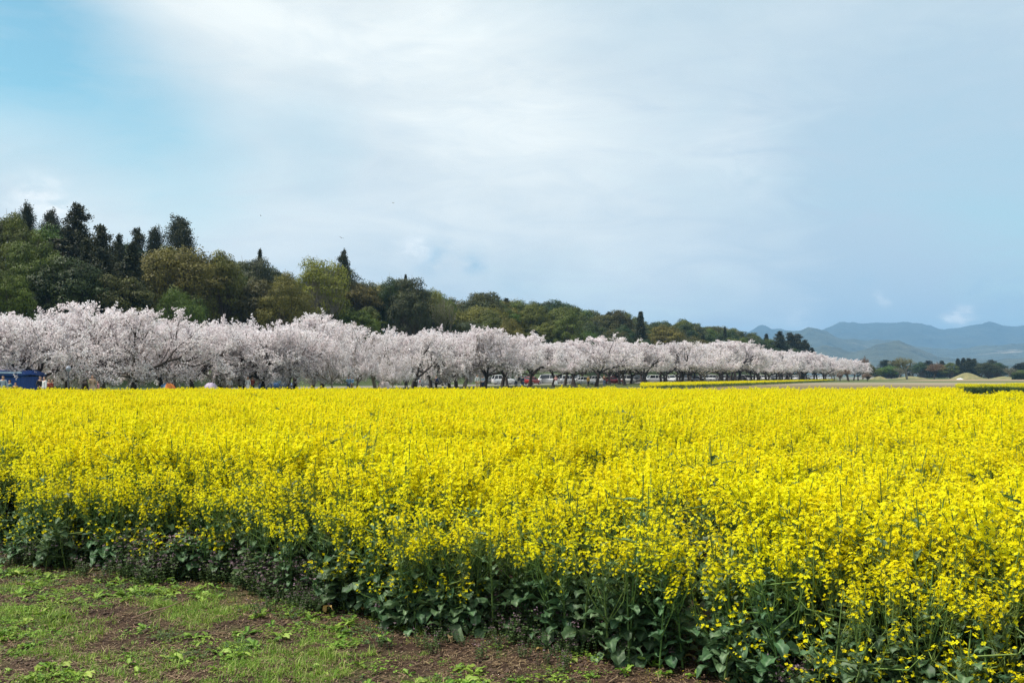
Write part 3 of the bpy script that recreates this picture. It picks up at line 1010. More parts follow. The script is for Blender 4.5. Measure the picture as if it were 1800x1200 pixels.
# ------------------------------------------------------------------ the cherry avenue
CH = [grow_cherry(100, 7.5, 13.0, mz=0.5), grow_cherry(101, 7.5, 13.0, mz=1.9), grow_cherry(102, 7.5, 13.5, pale=True, mz=0.6), grow_cherry(103, 7.5, 13.0, mz=1.7), grow_cherry(104, 7.5, 13.0, mz=0.5), grow_cherry(105, 7.5, 12.5, pale=True, mz=1.7)]
CTOP = [(-200, 542), (0, 546), (60, 548), (200, 540), (300, 556), (400, 556), (440, 566), (480, 586), (540, 564), (600, 560), (650, 572), (700, 574), (800, 582), (900, 590),
        (1030, 592), (1130, 604), (1230, 606), (1250, 603), (1290, 600), (1340, 614), (1400, 616), (1460, 628), (1500, 632), (1530, 640)]
SPECIAL = {183: 'cherry tree with a pale forked trunk beside the person in beige', 285: 'white cherry tree directly above the orange and blue tent', 462: 'cherry tree on a straight dark trunk left of the blue canopy',
           585: 'young cherry with a pale slender trunk left of the couple in blue', 690: 'short pale-stemmed cherry just right of the pinkish white tent',
           816: 'cherry tree with a pale v-shaped trunk in the middle of the avenue', 1048: 'broad cherry with dark spreading branches above the silver saloon',
           1283: 'tall cherry with dark upright forked branches standing over the avenue at right'}
front = [-95, -20, 60, 120, 183, 235, 285, 340, 388, 432, 462, 508, 548, 585, 628, 660, 690, 730, 757, 790, 816, 852, 892, 930, 972, 1010, 1048, 1098, 1132, 1168,
         1198, 1240, 1268, 1292, 1322, 1350, 1372, 1392, 1412, 1430, 1448, 1462, 1476, 1490, 1500, 1508]
rc = random.Random(11)
vis = 0
for px in front:
    small = px in (585, 690, 628)
    x, y, s = line_hit(px, rc.uniform(-3.0, 2.5) - (6 if small else 0))
    top = float(np.interp(px, [q[0] for q in CTOP], [q[1] for q in CTOP])) + rc.uniform(-6, 26) * 110 / y
    if small: top += 36
    if px in (1283, 1292, 1268): top = 601
    h = (HOR - top) * y / F_PX + EYE
    k = {183: 2, 816: 2, 585: 5, 690: 5, 628: 5}.get(px, None)
    i = k if k is not None else (rc.choice([0, 4, 0, 4, 1, 2]) if px < 850 else rc.choice([1, 3, 3, 1, 5]))
    if px > -30: vis += 1
    lab = SPECIAL.get(px)
    for q in SPECIAL:
        if abs(q - px) < 10 and lab is None and q == 1283 and px == 1292: lab = SPECIAL[q]
    if lab is None:
        lab = ('cherry tree in full white blossom, %s from the left in the front row' % ORD[vis - 1]) if px > -30 else 'cherry tree in white blossom cut off by the left edge of the front row'
    wx = h / 7.5 * rc.uniform(0.88, 1.08) * (0.62 if small else 1)
    place_tree('cherry_tree', lab, 'cherry tree', CH[i], (x, y, 0), rc.random() * 6.28, (wx, wx, h / 7.5), 'cherry trees of the front row')
n2c = 0
for row, (t0, step, lift) in enumerate(((12, 8.6, 2), (21, 10.5, 6))):
    s = -92.0
    while s < 262:
        x, y = st_to_xy(s + rc.uniform(-1.5, 1.5), t0 + rc.uniform(-2, 2))
        px = 900 + x / y * F_PX
        s += step
        if px < -70 or px > 1500: continue
        if row == 1 and not (px < 420 or px > 1000): continue
        top = float(np.interp(px, [q[0] for q in CTOP], [q[1] for q in CTOP])) + lift + rc.uniform(-3, 18) * 110 / y
        h = (HOR - top) * y / F_PX + EYE
        wx = h / 8.0 * rc.uniform(0.9, 1.1)
        n2c += 1
        lab = 'white cherry tree of the %s row, %s counted from the left' % ('second' if row == 0 else 'third', ORD[(n2c - 1) % 40])
        place_tree('cherry_tree', lab, 'cherry tree', CH[rc.choice([0, 1, 3, 4]) if px < 840 else rc.choice([1, 3])], (x, y, 0), rc.random() * 6.28, (wx, wx, h / 7.5), 'cherry trees of the rows behind')
    n2c = 0

# ------------------------------------------------------------------ far right: tree belt, mounds, bushes

def far_tree(px, ybase, ytop, wpx, me, pw, lab, name='broadleaf_tree', d=None, cat='tree', grp=None):
    y = d if d else EYE * F_PX / (ybase - HOR)
    x = (px - 900) / F_PX * y
    h = (HOR - ytop) * y / F_PX + EYE
    sxy = (wpx * y / F_PX) / pw
    sink = 0.14 * h if me not in BARE else 0
    return place_tree(name, lab, cat, me, (x, y, -sink), rt.random() * 6.28, (sxy, sxy, (h + sink) / PH), grp)


FAR = [
    (1556, 633, 26, CED[2], 7.0, 'dark evergreen tree starting the far tree belt beside the last cherries', 620),
    (1572, 634, 22, CED[4], 6.5, 'second dark evergreen in the far belt, behind the bare tree', 640),
    (1566, 642, 36, BROAD['green'][0], 11, 'pale green low tree in front of the dark evergreens of the far belt', 560),
    (1595, 626, 48, BARE[0], 10, 'spreading half bare tree with a dark trunk on the far meadow', 470),
    (1580, 645, 30, BARE[1], 11, 'misty grey bare shrub-like tree left of the spreading bare tree', 540),
    (1618, 636, 26, BROAD['dark'][0], 11, 'dark round tree right of the spreading bare tree', 600),
    (1641, 635, 40, BARE[2], 11, 'rust red bare round tree on the far meadow', 500),
    (1632, 634, 26, CED[4], 6.5, 'dark conifer rising behind the rust red tree', 660),
    (1655, 634, 22, CED[0], 6.0, 'second dark conifer behind the rust red tree', 660),
    (1668, 638, 32, BROAD['olive'][0], 11, 'olive green tree right of the rust red tree', 540),
    (1683, 630, 20, CED[1], 6, 'leftmost conifer of the tight dark clump behind the mound', 580),
    (1693, 629, 20, CED[0], 6, 'second conifer of the tight dark clump behind the mound', 585),
    (1703, 630, 20, CED[4], 6.5, 'third conifer of the tight dark clump behind the mound', 580),
    (1713, 631, 20, CED[2], 7, 'rightmost conifer of the tight dark clump behind the mound', 582),
    (1736, 636, 38, BROAD['grey'][0], 11, 'rounded grey green tree right of the mound', 540),
    (1750, 637, 34, BROAD['dark'][1], 11, 'dark rounded tree touching the grey green tree', 570),
    (1741, 633, 26, CED[2], 7, 'dark conifer tops showing over the grey green tree', 640),
    (1772, 645, 34, BARE[1], 11, 'misty grey green tree left of the clipped hedge', 540),
    (1790, 639, 30, CED[4], 6.5, 'dark conifer above the clipped hedge near the right edge', 620),
    (1806, 636, 32, CED[2], 7, 'dark conifer cut by the right edge', 620),
    (1795, 650, 30, BROAD['green'][1], 11, 'low green tree between hedge and conifers at the right edge', 560),
    (1540, 648, 26, BROAD['olive'][1], 11, 'low olive tree between the last cherry and the far belt', 560),
    (1723, 640, 22, BROAD['dark'][2], 11, 'small dark tree between conifer clump and grey green tree', 600),
    (1600, 642, 30, BROAD['grey'][1], 11, 'grey tree low behind the spreading bare tree', 640),
    (1648, 641, 30, BROAD['dark'][0], 11, 'dark low tree filling behind the rust red tree', 680),
    (1760, 647, 34, BROAD['dark'][2], 11, 'dark low tree filling behind the misty grey tree', 650),
    (1516, 624, 26, BARE[2], 11, 'brown leafed tree top rising behind the last cherry tree', 430),
    (1526, 640, 22, BROAD['brown'][0], 11, 'brown green tree beside the last cherry tree', 400),
    (1840, 640, 60, BROAD['dark'][1], 11, 'dark tree just outside the right edge', 600),
]
for px, yt, wpx, me, pw, lab, d in FAR:
    if px > 1815: continue
    wpx *= 1.15
    far_tree(px, 0, yt, wpx, me, pw, lab, 'cedar_tree' if me in CED else ('spring_tree' if me in BARE else 'broadleaf_tree'), d=d)
far_tree(1492, 0, 644, 30, BARE[3], 10, 'leafless pinkish brown bush in front of the last cherry trees', 'bush', d=300, cat='bush')
far_tree(1524, 0, 654, 24, BARE[3], 10, 'low tan bush right of the leafless pinkish bush', 'bush', d=305, cat='bush')
far_tree(1476, 0, 654, 16, BARE[3], 10, 'small leafless shrub at the end of the distant yellow strip', 'bush', d=298, cat='bush')


def mound(px, wpx, hpx, d, lab, mat):
    rng = np.random.default_rng(px)
    y = d
    x = (px - 900) / F_PX * y
    w_ = wpx * y / F_PX / 2
    h = hpx * y / F_PX
    n, k = 14, 40
    u = np.linspace(0, 1, n)
    th = np.arange(k) * 2 * np.pi / k
    rr = u[:, None] * w_ * (1 + 0.03 * np.sin(3 * th + px))[None]
    z = h * (1 - sstep(0.0, 1.0, u))[:, None] ** 0.9 * np.ones(k)[None] - 0.03
    v = np.stack([rr * np.cos(th), rr * np.sin(th), z], -1).reshape(-1, 3)
    i = np.arange(n - 1)[:, None] * k
    j = np.arange(k)[None]
    f = np.stack([i + j, i + k + j, i + k + (j + 1) % k, i + (j + 1) % k], -1).reshape(-1, 4)
    b = MB()
    b.add(v, f)
    o = b.build('grass_mound', mat)
    o.location = (x, y, 0)
    tag(o, lab, 'mound')


m, t = new_mat('mound_grass')
geo = t.n('ShaderNodeNewGeometry')
n_ = t.noise(geo.outputs['Position'], 0.6, 6, 0.65)
p = t.n('ShaderNodeBsdfPrincipled', i_Roughness=0.95)
t.l(t.mix(t.m('MULTIPLY_ADD', n_, 3, -1, clamp=True), (0.10, 0.105, 0.04), (0.26, 0.22, 0.095)), p.inputs['Base Color'])
o = t.n('ShaderNodeOutputMaterial')
t.l(p.outputs[0], o.inputs[0])
M_MOUND = m
mound(1699, 66, 11.5, 470, 'large round grassy burial mound on the far meadow', M_MOUND)
mound(1765, 60, 5.0, 480, 'low flat grassy mound right of the large one', M_MOUND)
mound(1600, 70, 5.0, 500, 'low grassy mound below the spreading bare tree', M_MOUND)
mound(1545, 40, 6.0, 420, 'low straw-coloured mound beside the last cherry tree', M_MOUND)

# clipped hedge at the right edge and the white sheet beside the mound
b = MB()
rngh = np.random.default_rng(3)
k = 9000
c = np.stack([rngh.uniform(-7, 7, k), rngh.uniform(-1.2, 1.2, k), rngh.uniform(0, 2.1, k)], 1)
face = rngh.integers(0, 3, k)
c[face == 0, 1] = -1.2 + rngh.normal(size=(face == 0).sum()) * .08
c[face == 1, 2] = 2.1 + rngh.normal(size=(face == 1).sum()) * .08
b.leaves(c, rnd_unit(rngh, k) + np.array([0, -.5, .5]), rnd_unit(rngh, k), .3, .2, 0, rngh.random(k) * .6)
b.box((0, 0, 0.95), (13.8, 2.1, 1.9), 0, 0.1)
hd = b.build('hedge', FOREST['dark'])
hd.location = ((1808 - 900) / F_PX * 430, 430, 0)
tag(hd, 'dark clipped hedge at the right edge of the far meadow', 'hedge')
b = MB()
yq, xq = np.meshgrid(np.linspace(-1, 1, 7), np.linspace(-1, 1, 13))
zq = (1 - xq ** 2) * (1 - yq ** 2) * 0.75 + 0.1 * np.sin(xq * 9 + yq * 5) * (1 - xq ** 2) + 0.02
idx = np.arange(91).reshape(13, 7)
b.add(np.stack([xq * 1.5, yq * 0.8, zq * 0.7], -1).reshape(-1, 3), np.stack([idx[:-1, :-1], idx[1:, :-1], idx[1:, 1:], idx[:-1, 1:]], -1).reshape(-1, 4))
sh = b.build('tarpaulin', plain_mat('white_sheet', (0.75, 0.76, 0.78), 0.7))
sh.location = ((1687 - 900) / F_PX * 440, 440, 0)
tag(sh, 'crumpled white sheet lying in front of the large mound', 'tarpaulin')

# ------------------------------------------------------------------ cars
GLASS = plain_mat('car_glass', (0.02, 0.025, 0.03), 0.08, noise_amt=0.1, spec=0.8)
TYRE = plain_mat('tyre_rubber', (0.02, 0.02, 0.02), 0.85)
RIM = plain_mat('wheel_rim', (0.45, 0.46, 0.48), 0.35, 0.8)
LAMP = plain_mat('headlight_lens', (0.75, 0.78, 0.8), 0.15, spec=0.8)
TAIL = plain_mat('tail_lamp_red', (0.35, 0.01, 0.01), 0.25)
TRIM = plain_mat('black_trim', (0.03, 0.03, 0.032), 0.6)
PLATE = plain_mat('number_plate_white', (0.75, 0.75, 0.72), 0.5)


def paint(name, c):
    return plain_mat(name, c, 0.28, 0.0, noise_amt=0.03, scale=2, spec=0.5, coat=0.6)


PAINT = {'white': paint('paint_white', (0.74, 0.75, 0.76)), 'silver': paint('paint_silver', (0.42, 0.44, 0.46)), 'pearl': paint('paint_pearl', (0.62, 0.63, 0.62)),
         'red': paint('paint_red', (0.33, 0.012, 0.012)), 'black': paint('paint_black', (0.012, 0.013, 0.016)), 'blue': paint('paint_blue', (0.03, 0.09, 0.24)),
         'grey': paint('paint_grey', (0.12, 0.125, 0.13)), 'wine': paint('paint_wine', (0.16, 0.012, 0.02))}
# side profiles: (x, half width, z low, z belt) for the hull and (x, z roof) for the cabin
SHAPES = {
    'saloon': dict(L=4.5, W=1.72, belt=0.92, roof=1.45, bon=0.30, wsf=0.42, roofa=0.50, roofb=0.74, wsr=0.88, nose=0.70, tail=0.92),
    'hatch': dict(L=4.0, W=1.68, belt=0.95, roof=1.52, bon=0.24, wsf=0.36, roofa=0.44, roofb=0.86, wsr=0.98, nose=0.74, tail=0.98),
    'suv': dict(L=4.6, W=1.82, belt=1.08, roof=1.70, bon=0.26, wsf=0.36, roofa=0.45, roofb=0.88, wsr=0.985, nose=0.92, tail=1.08),
    'minivan': dict(L=4.7, W=1.74, belt=1.08, roof=1.85, bon=0.14, wsf=0.24, roofa=0.35, roofb=0.92, wsr=0.99, nose=0.88, tail=1.08),
    'van': dict(L=4.7, W=1.70, belt=1.12, roof=1.98, bon=0.03, wsf=0.08, roofa=0.17, roofb=0.96, wsr=0.995, nose=0.98, tail=1.12),
    'kei': dict(L=3.4, W=1.48, belt=1.05, roof=1.80, bon=0.10, wsf=0.18, roofa=0.27, roofb=0.94, wsr=0.99, nose=0.88, tail=1.05),
}


def loft(mb_, stations, mat=0, cap=True):
    """stations: list of closed rings (same count)"""
    rings = [np.array(r_) for r_ in stations]
    k = len(rings[0])
    v = np.concatenate(rings)
    n = len(rings)
    i = np.arange(n - 1)[:, None] * k
    j = np.arange(k)[None]
    f = np.stack([i + j, i + (j + 1) % k, i + k + (j + 1) % k, i + k + j], -1).reshape(-1, 4)
    fl = [list(q) for q in f]
    if cap:
        for base in (0, (n - 1) * k):
            for a in range(0, k // 2 - 1):
                q = [base + a, base + a + 1, base + k - 2 - a, base + k - 1 - a]
                fl.append(q)
    mb_.add(v, fl, mat, 0.5, True)


def make_car(kind, col_, label, loc, rz, group):
    sp = SHAPES[kind]
    L, W, belt, roof = sp['L'], sp['W'], sp['belt'], sp['roof']
    e = thing('parked_car', label, 'car' if kind not in ('van', 'minivan') else 'van', loc, rz, group)
    X = lambda u: (u - 0.5) * L
    # hull
    b = MB()
    st = []
    us = [0, 0.015, 0.06, 0.16, sp['bon'] + 0.001 if sp['bon'] > 0.17 else 0.2, sp['wsf'] + 0.05, 0.6, 0.8, 0.94, 0.985, 1.0]
    for u in us:
        if u < sp['wsf']:
            zt = np.interp(u, [0, 0.02, max(0.04, sp['bon']), sp['wsf']], [sp['nose'] * 0.78, sp['nose'], belt * 0.97, belt])
        else:
            zt = np.interp(u, [sp['wsf'], sp['wsr'], 1.0], [belt, max(belt, sp['tail']), sp['tail'] * 0.95])
        wd = W / 2 * np.interp(u, [0, 0.04, 0.16, 0.85, 0.97, 1.0], [0.80, 0.93, 1.0, 1.0, 0.95, 0.88])
        zb = np.interp(u, [0, 0.08, 0.92, 1], [0.30, 0.20, 0.20, 0.32])
        st.append([(X(u), -wd * 0.86, zb), (X(u), -wd, zb + 0.16), (X(u), -wd * 1.0, zt - 0.22), (X(u), -wd * 0.94, zt - 0.03), (X(u), -wd * 0.80, zt),
                   (X(u), wd * 0.80, zt), (X(u), wd * 0.94, zt - 0.03), (X(u), wd, zt - 0.22), (X(u), wd, zb + 0.16), (X(u), wd * 0.86, zb)])
    loft(b, st)
    b.build('body', PAINT[col_], e)
    # cabin glass and roof
    ci = MB()
    h = roof - belt
    def ring(u0, z, w0):
        return [(X(u0), -w0, z), (X(u0), w0, z)]
    lo = [(X(sp['wsf']), belt - 0.02), (X(sp['wsr']), belt - 0.02)]
    hi = [(X(sp['roofa']), roof - 0.07), (X(sp['roofb']), roof - 0.07)]
    w1, w2 = W / 2 * 0.90, W / 2 * 0.76
    v = [(lo[0][0], -w1, lo[0][1]), (lo[1][0], -w1, lo[1][1]), (lo[1][0], w1, lo[1][1]), (lo[0][0], w1, lo[0][1]),
         (hi[0][0], -w2, hi[0][1]), (hi[1][0], -w2, hi[1][1]), (hi[1][0], w2, hi[1][1]), (hi[0][0], w2, hi[0][1])]
    ci.add(v, [(0, 1, 5, 4), (1, 2, 6, 5), (2, 3, 7, 6), (3, 0, 4, 7), (4, 5, 6, 7)], 0, 0.5, False)
    ci.build('window', GLASS, e)
    rf = MB()
    xa, xb = hi[0][0] - 0.03, hi[1][0] + 0.04
    st = []
    for u in (0, 0.06, 0.3, 0.7, 0.94, 1):
        xx = xa + (xb - xa) * u
        zc = roof - 0.09 + 0.09 * math.sin(min(1, u * 8 if u < .5 else (1 - u) * 8) * 1.57)
        st.append([(xx, -w2 - 0.025, roof - 0.10), (xx, -w2 * 0.9, zc - 0.015), (xx, 0, zc), (xx, w2 * 0.9, zc - 0.015), (xx, w2 + 0.025, roof - 0.10), (xx, 0, roof - 0.11)])
    loft(rf, st)
    # pillars belong to the painted roof
    for sy in (-1, 1):
        for ua, ub in ((sp['wsf'], sp['roofa']), (sp['wsr'], sp['roofb']), ((sp['wsf'] + sp['wsr']) / 2, (sp['roofa'] + sp['roofb']) / 2), (sp['wsf'] * .25 + sp['wsr'] * .75, sp['roofa'] * .22 + sp['roofb'] * .78)):
            rf.tube([(X(ua), sy * (w1 + .012), belt - 0.03), (X(ub), sy * (w2 + .012), roof - 0.08)], [0.05, 0.04], 4)
    rf.build('roof', PAINT[col_], e)
    for ux in (0.18, 0.81):
        for sy in (-1, 1):
            wb = MB()
            r = 0.31
            th = np.arange(18) * 2 * np.pi / 18
            rings = []
            for yy_, rr_ in ((-0.10, r * 0.86), (-0.10, r * 0.97), (-0.05, r), (0.05, r), (0.10, r * 0.97), (0.10, r * 0.86)):
                rings.append([(math.cos(a) * rr_, yy_, math.sin(a) * rr_) for a in th])
            loft(wb, rings, 0, False)
            wh = wb.build('wheel', TYRE, e)
            wh.location = (X(ux), sy * (W / 2 - 0.09), r)
            rb = MB()
            yo = sy * 0.085
            rb.add([(0, yo * 1.2, 0)] * 1 + [(math.cos(a) * r * .86, yo, math.sin(a) * r * .86) for a in th],
                   [(0, 1 + i, 1 + (i + 1) % 18, 1 + (i + 2) % 18) for i in range(0, 18, 2)])
            rb.build('rim', RIM, wh)
    for sy in (-1, 1):
        hb = MB()
        hb.box((X(0.012), sy * W * 0.34, sp['nose'] - 0.14), (0.12, 0.30, 0.15), 0, taper=0.85)
        hb.build('headlight', LAMP, e)
        tb = MB()
        tb.box((X(0.992), sy * W * 0.40, sp['tail'] - 0.22), (0.08, 0.16, 0.34), 0, taper=0.9)
        tb.build('tail_lamp', TAIL, e)
        mbm = MB()
        mbm.box((X(sp['wsf'] + 0.04), sy * (W / 2 + 0.09), belt + 0.03), (0.10, 0.18, 0.13), 0, taper=0.8)
        mbm.build('wing_mirror', PAINT[col_], e)
    bb = MB()
    bb.box((X(0.0) - 0.01, 0, 0.36), (0.10, W * 0.74, 0.14), 0)
    bb.box((X(0.0) - 0.005, 0, sp['nose'] * 0.62), (0.06, W * 0.40, 0.12), 0)
    bb.build('bumper', TRIM, e)
    pb = MB()
    pb.box((X(0) - 0.07, 0, 0.48), (0.02, 0.33, 0.16), 0)
    pb.build('number_plate', PLATE, e)
    return e


def at_px(px, d):
    return ((px - 900) / F_PX * d, d, 0)


# a rotation of 0 shows the car's left flank with the nose to the left
CARS = [
    (743, 158, 'kei', 'silver', 180 + 62, 'small silver van standing alone under the cherries, rear towards the field'),
    (770, 166, 'hatch', 'black', 30, 'black car in shade right of the lone small silver van'),
    (886, 190, 'minivan', 'white', 200, 'white minivan at the left end of the car park'),
    (862, 196, 'hatch', 'grey', 10, 'dark grey car behind people left of the white minivan'),
    (918, 196, 'suv', 'black', 60, 'black car beside the white minivan behind the standing people'),
    (936, 192, 'hatch', 'red', 240, 'bright red car left of the tall white van'),
    (964, 206, 'van', 'white', 2, 'tall white van seen side on with dark windows'),
    (992, 214, 'kei', 'white', 30, 'small white van right of the tall white van'),
    (1012, 232, 'minivan', 'silver', 75, 'silver minivan roof showing behind the silver saloon'),
    (1026, 196, 'saloon', 'silver', 182, 'silver saloon seen side on in front of the other cars'),
    (1030, 188, 'hatch', 'white', 188, 'low white car in front of the silver saloon'),
    (1053, 204, 'suv', 'pearl', 170, 'pearl white off-roader right of the silver saloon'),
    (1079, 200, 'hatch', 'wine', 180, 'dark red car right of the pearl white off-roader'),
    (1086, 224, 'van', 'white', 8, 'white box-shaped van behind the dark red car'),
    (1104, 218, 'kei', 'white', 170, 'small white van right of the white box-shaped van'),
    (1122, 236, 'saloon', 'grey', 175, 'dark grey saloon under the dark cherry trunks'),
    (1128, 250, 'minivan', 'black', 160, 'black minivan in the shade behind the dark grey saloon'),
    (1146, 246, 'minivan', 'white', 20, 'white minivan under branches right of the dark grey saloon'),
    (486, 103, 'kei', 'blue', 165, 'small blue car under the pale blue canopy'),
]
for px, d, kd, c, rz, lab in CARS:
    make_car(kd, c, lab, at_px(px, d), R(rz), 'cars parked beneath the cherry trees')
car_protos = {}
rk = random.Random(5)
combo = [('hatch', 'white'), ('minivan', 'silver'), ('suv', 'black'), ('kei', 'white'), ('minivan', 'pearl'), ('saloon', 'grey'), ('van', 'white'), ('hatch', 'red'), ('minivan', 'black'), ('suv', 'silver')]
PW = {'hatch': 'hatchback', 'minivan': 'minivan', 'suv': 'off-roader', 'kei': 'small van', 'saloon': 'saloon', 'van': 'tall van'}
far_cols = np.concatenate([np.arange(1162, 1300, 10.5), np.arange(1300, 1400, 8.5), np.arange(1400, 1462, 7.0)])
for i, px in enumerate(far_cols):
    kd, c = combo[(i * 7 + i // 10) % 10]
    if c == 'red' and i != 27: c = 'white'
    x, y, s = line_hit(px, 24.0 + rk.uniform(-1, 1))
    lab = '%s %s, %s from the left in the distant car row under the cherries' % ({'white': 'white', 'silver': 'silver', 'black': 'black', 'pearl': 'pearl white', 'grey': 'dark grey', 'red': 'red'}[c], PW[kd], ORD[i])
    rz = math.atan2(U[1], U[0]) + R(90 + rk.uniform(-5, 5)) + (math.pi if rk.random() < .3 else 0) if i % 3 else R(rk.uniform(160, 200))
    key = (kd, c)
    if key in car_protos:
        o = copy_tree(car_protos[key])
        o.location = (x, y, 0)
        o.rotation_euler = (0, 0, rz)
        o['label'] = lab
    else:
        car_protos[key] = make_car(kd, c, lab, (x, y, 0), rz, 'cars in the distant car row')

# ------------------------------------------------------------------ people
SKIN = plain_mat('skin', (0.50, 0.31, 0.22), 0.55, noise_amt=0.05)
HAIRM = plain_mat('black_hair', (0.012, 0.010, 0.010), 0.5)
HAIRB = plain_mat('brown_hair', (0.06, 0.028, 0.016), 0.5)
CLOTH = {k: plain_mat('cloth_' + k, c, 0.85, noise_amt=0.12, scale=9) for k, c in {
    'grey_blue': (0.33, 0.40, 0.48), 'navy': (0.02, 0.035, 0.09), 'white': (0.72, 0.72, 0.72), 'red': (0.32, 0.05, 0.035), 'beige': (0.50, 0.36, 0.25), 'black': (0.02, 0.02, 0.022),
    'sky': (0.24, 0.42, 0.62), 'pink': (0.55, 0.28, 0.30), 'mustard': (0.42, 0.26, 0.05), 'denim': (0.08, 0.13, 0.24), 'brown': (0.13, 0.07, 0.045), 'teal': (0.05, 0.16, 0.22)}.items()}


def skinned(name, verts, edges, radii, mat, parent, sub=2):
    me = bpy.data.meshes.new(name)
    me.from_pydata(verts, edges, [])
    me.materials.append(mat)
    o = bpy.data.objects.new(name, me)
    COL.objects.link(o)
    o.parent = parent
    md = o.modifiers.new('skin', 'SKIN')
    md.use_smooth_shade = True
    for i, r_ in enumerate(radii):
        sv = me.skin_vertices[0].data[i]
        sv.radius = (r_, r_) if isinstance(r_, float) else r_
        sv.use_root = (i == 0)
    sb = o.modifiers.new('sub', 'SUBSURF')
    sb.levels = sb.render_levels = sub
    return o


def make_person(label, loc, rz, scale, top, bottom, hair='short', hairm=None, pose=0, skirt=False):
    e = thing('person', label, 'person', loc, rz, 'people at the edge of the field', (scale,) * 3)
    # joints of a 1.70 m figure facing -Y
    arm = [((0.0, -0.02), (0.02, -0.06)), ((0.05, -0.05), (-0.02, -0.28)), ((0.02, 0.0), (-0.03, -0.20))][pose % 3]
    V = [(0, 0, 0.94), (0, 0, 1.10), (0, 0, 1.28), (0, 0.0, 1.42), (0, -0.005, 1.48), (0, -0.015, 1.545), (0, -0.015, 1.62), (0, -0.01, 1.685)]
    E = [(0, 1), (1, 2), (2, 3), (3, 4), (4, 5), (5, 6), (6, 7)]
    RR = [(0.13, 0.10), (0.115, 0.085), (0.14, 0.10), (0.09, 0.07), 0.048, (0.068, 0.082), (0.074, 0.092), (0.045, 0.055)]
    V.append((0, -0.115, 1.575)); E.append((5, 8)); RR.append(0.013)          # nose
    for sx in (-1, 1):
        V.append((sx * 0.082, 0.0, 1.585)); E.append((6, len(V) - 1)); RR.append(0.014)    # ears
    arms = []
    for sx in (-1, 1):
        k = len(V)
        el = (sx * 0.235, arm[0][0], 1.12 + (0.02 if pose else 0))
        wr = (sx * (0.25 if pose == 0 else 0.14), arm[1][1], 0.88 if pose == 0 else (1.22 if pose == 1 else 1.02))
        V += [(sx * 0.155, 0, 1.39), el, wr]
        E += [(3, k), (k, k + 1), (k + 1, k + 2)]
        RR += [0.055, 0.040, 0.027]
        wv_ = Vector(wr)
        dv = (wv_ - Vector(el)).normalized()
        pm = wv_ + dv * 0.07
        V.append(tuple(pm)); E.append((k + 2, k + 3)); RR.append((0.036, 0.018))
        arms.append((k, k + 1, k + 2))
        side = Vector((0, 1, 0)) if pose == 0 else Vector((1, 0, 0))
        for fi, (off, fl_) in enumerate(((-0.030, 0.070), (-0.010, 0.082), (0.010, 0.076), (0.030, 0.058))):
            a = pm + side * off + dv * 0.03
            b_ = a + dv * fl_ * 0.55 + Vector((-sx * 0.008, 0, 0))
            c_ = b_ + dv * fl_ * 0.35 + Vector((-sx * 0.018, 0, 0))
            kk = len(V)
            V += [tuple(a), tuple(b_), tuple(c_)]
            E += [(k + 3, kk), (kk, kk + 1), (kk + 1, kk + 2)]
            RR += [0.010, 0.0085, 0.007]
        kk = len(V)
        a = wv_ + dv * 0.03 - side * 0.035
        V += [tuple(a), tuple(a + dv * 0.035 - side * 0.018)]
        E += [(k + 2, kk), (kk, kk + 1)]
        RR += [0.012, 0.009]
    legs = []
    for sx in (-1, 1):
        k = len(V)
        V += [(sx * 0.09, 0, 0.86), (sx * 0.10, -0.015, 0.48), (sx * 0.10, 0.02, 0.09), (sx * 0.11, -0.05, 0.035), (sx * 0.115, -0.15, 0.025)]
        E += [(0, k), (k, k + 1), (k + 1, k + 2), (k + 2, k + 3), (k + 3, k + 4)]
        RR += [0.085, 0.055, 0.036, 0.036, 0.026]
        legs.append(k)
    skinned('body', V, E, RR, SKIN, e, 1)
    # top
    V2 = [V[1], V[0], V[2], V[3]]
    E2 = [(0, 1), (0, 2), (2, 3)]
    R2 = [(0.145, 0.112), (0.155, 0.122), (0.165, 0.12), (0.10, 0.078)]
    for a, b_, c_ in arms:
        k = len(V2)
        V2 += [V[a], V[b_], tuple(Vector(V[b_]).lerp(Vector(V[c_]), 0.82))]
        E2 += [(3, k), (k, k + 1), (k + 1, k + 2)]
        R2 += [0.072, 0.054, 0.042]
    skinned('shirt', V2, E2, R2, CLOTH[top], e, 1)
    if skirt:
        b = MB()
        rings = []
        for z, r_ in ((1.0, 0.15), (0.9, 0.19), (0.7, 0.24), (0.45, 0.29), (0.42, 0.28)):
            rings.append([(math.cos(a) * r_ * (1 + 0.05 * math.sin(7 * a)), math.sin(a) * r_ * 0.85, z) for a in np.arange(20) * 2 * np.pi / 20])
        loft(b, rings, 0, False)
        b.build('skirt', CLOTH[bottom], e)
    else:
        V3, E3, R3 = [V[0]], [], [(0.15, 0.118)]
        for k in legs:
            j = len(V3)
            V3 += [V[k], V[k + 1], (V[k + 2][0], V[k + 2][1], 0.12)]
            E3 += [(0, j), (j, j + 1), (j + 1, j + 2)]
            R3 += [0.102, 0.073, 0.055]
        skinned('trousers', V3, E3, R3, CLOTH[bottom], e, 1)
    b = MB()
    rings = []
    long_ = hair == 'long'
    zs = [1.725, 1.715, 1.69, 1.65, 1.60, 1.56] + ([1.48, 1.38, 1.30] if long_ else [1.53])
    for q, z in enumerate(zs):
        r_ = [0.012, 0.045, 0.075, 0.088, 0.092, 0.088, 0.085, 0.08, 0.05][q]
        ring_ = []
        for a in np.arange(16) * 2 * np.pi / 16:
            x_, y_ = math.cos(a) * r_, math.sin(a) * r_ * 1.12
            front_ = max(0, -math.sin(a))
            if q >= 3: y_ += front_ * r_ * 1.15            # leave the face free
            ring_.append((x_, y_ + 0.005, z))
        rings.append(ring_)
    loft(b, rings, 0, True)
    b.build('hair', hairm or HAIRM, e)
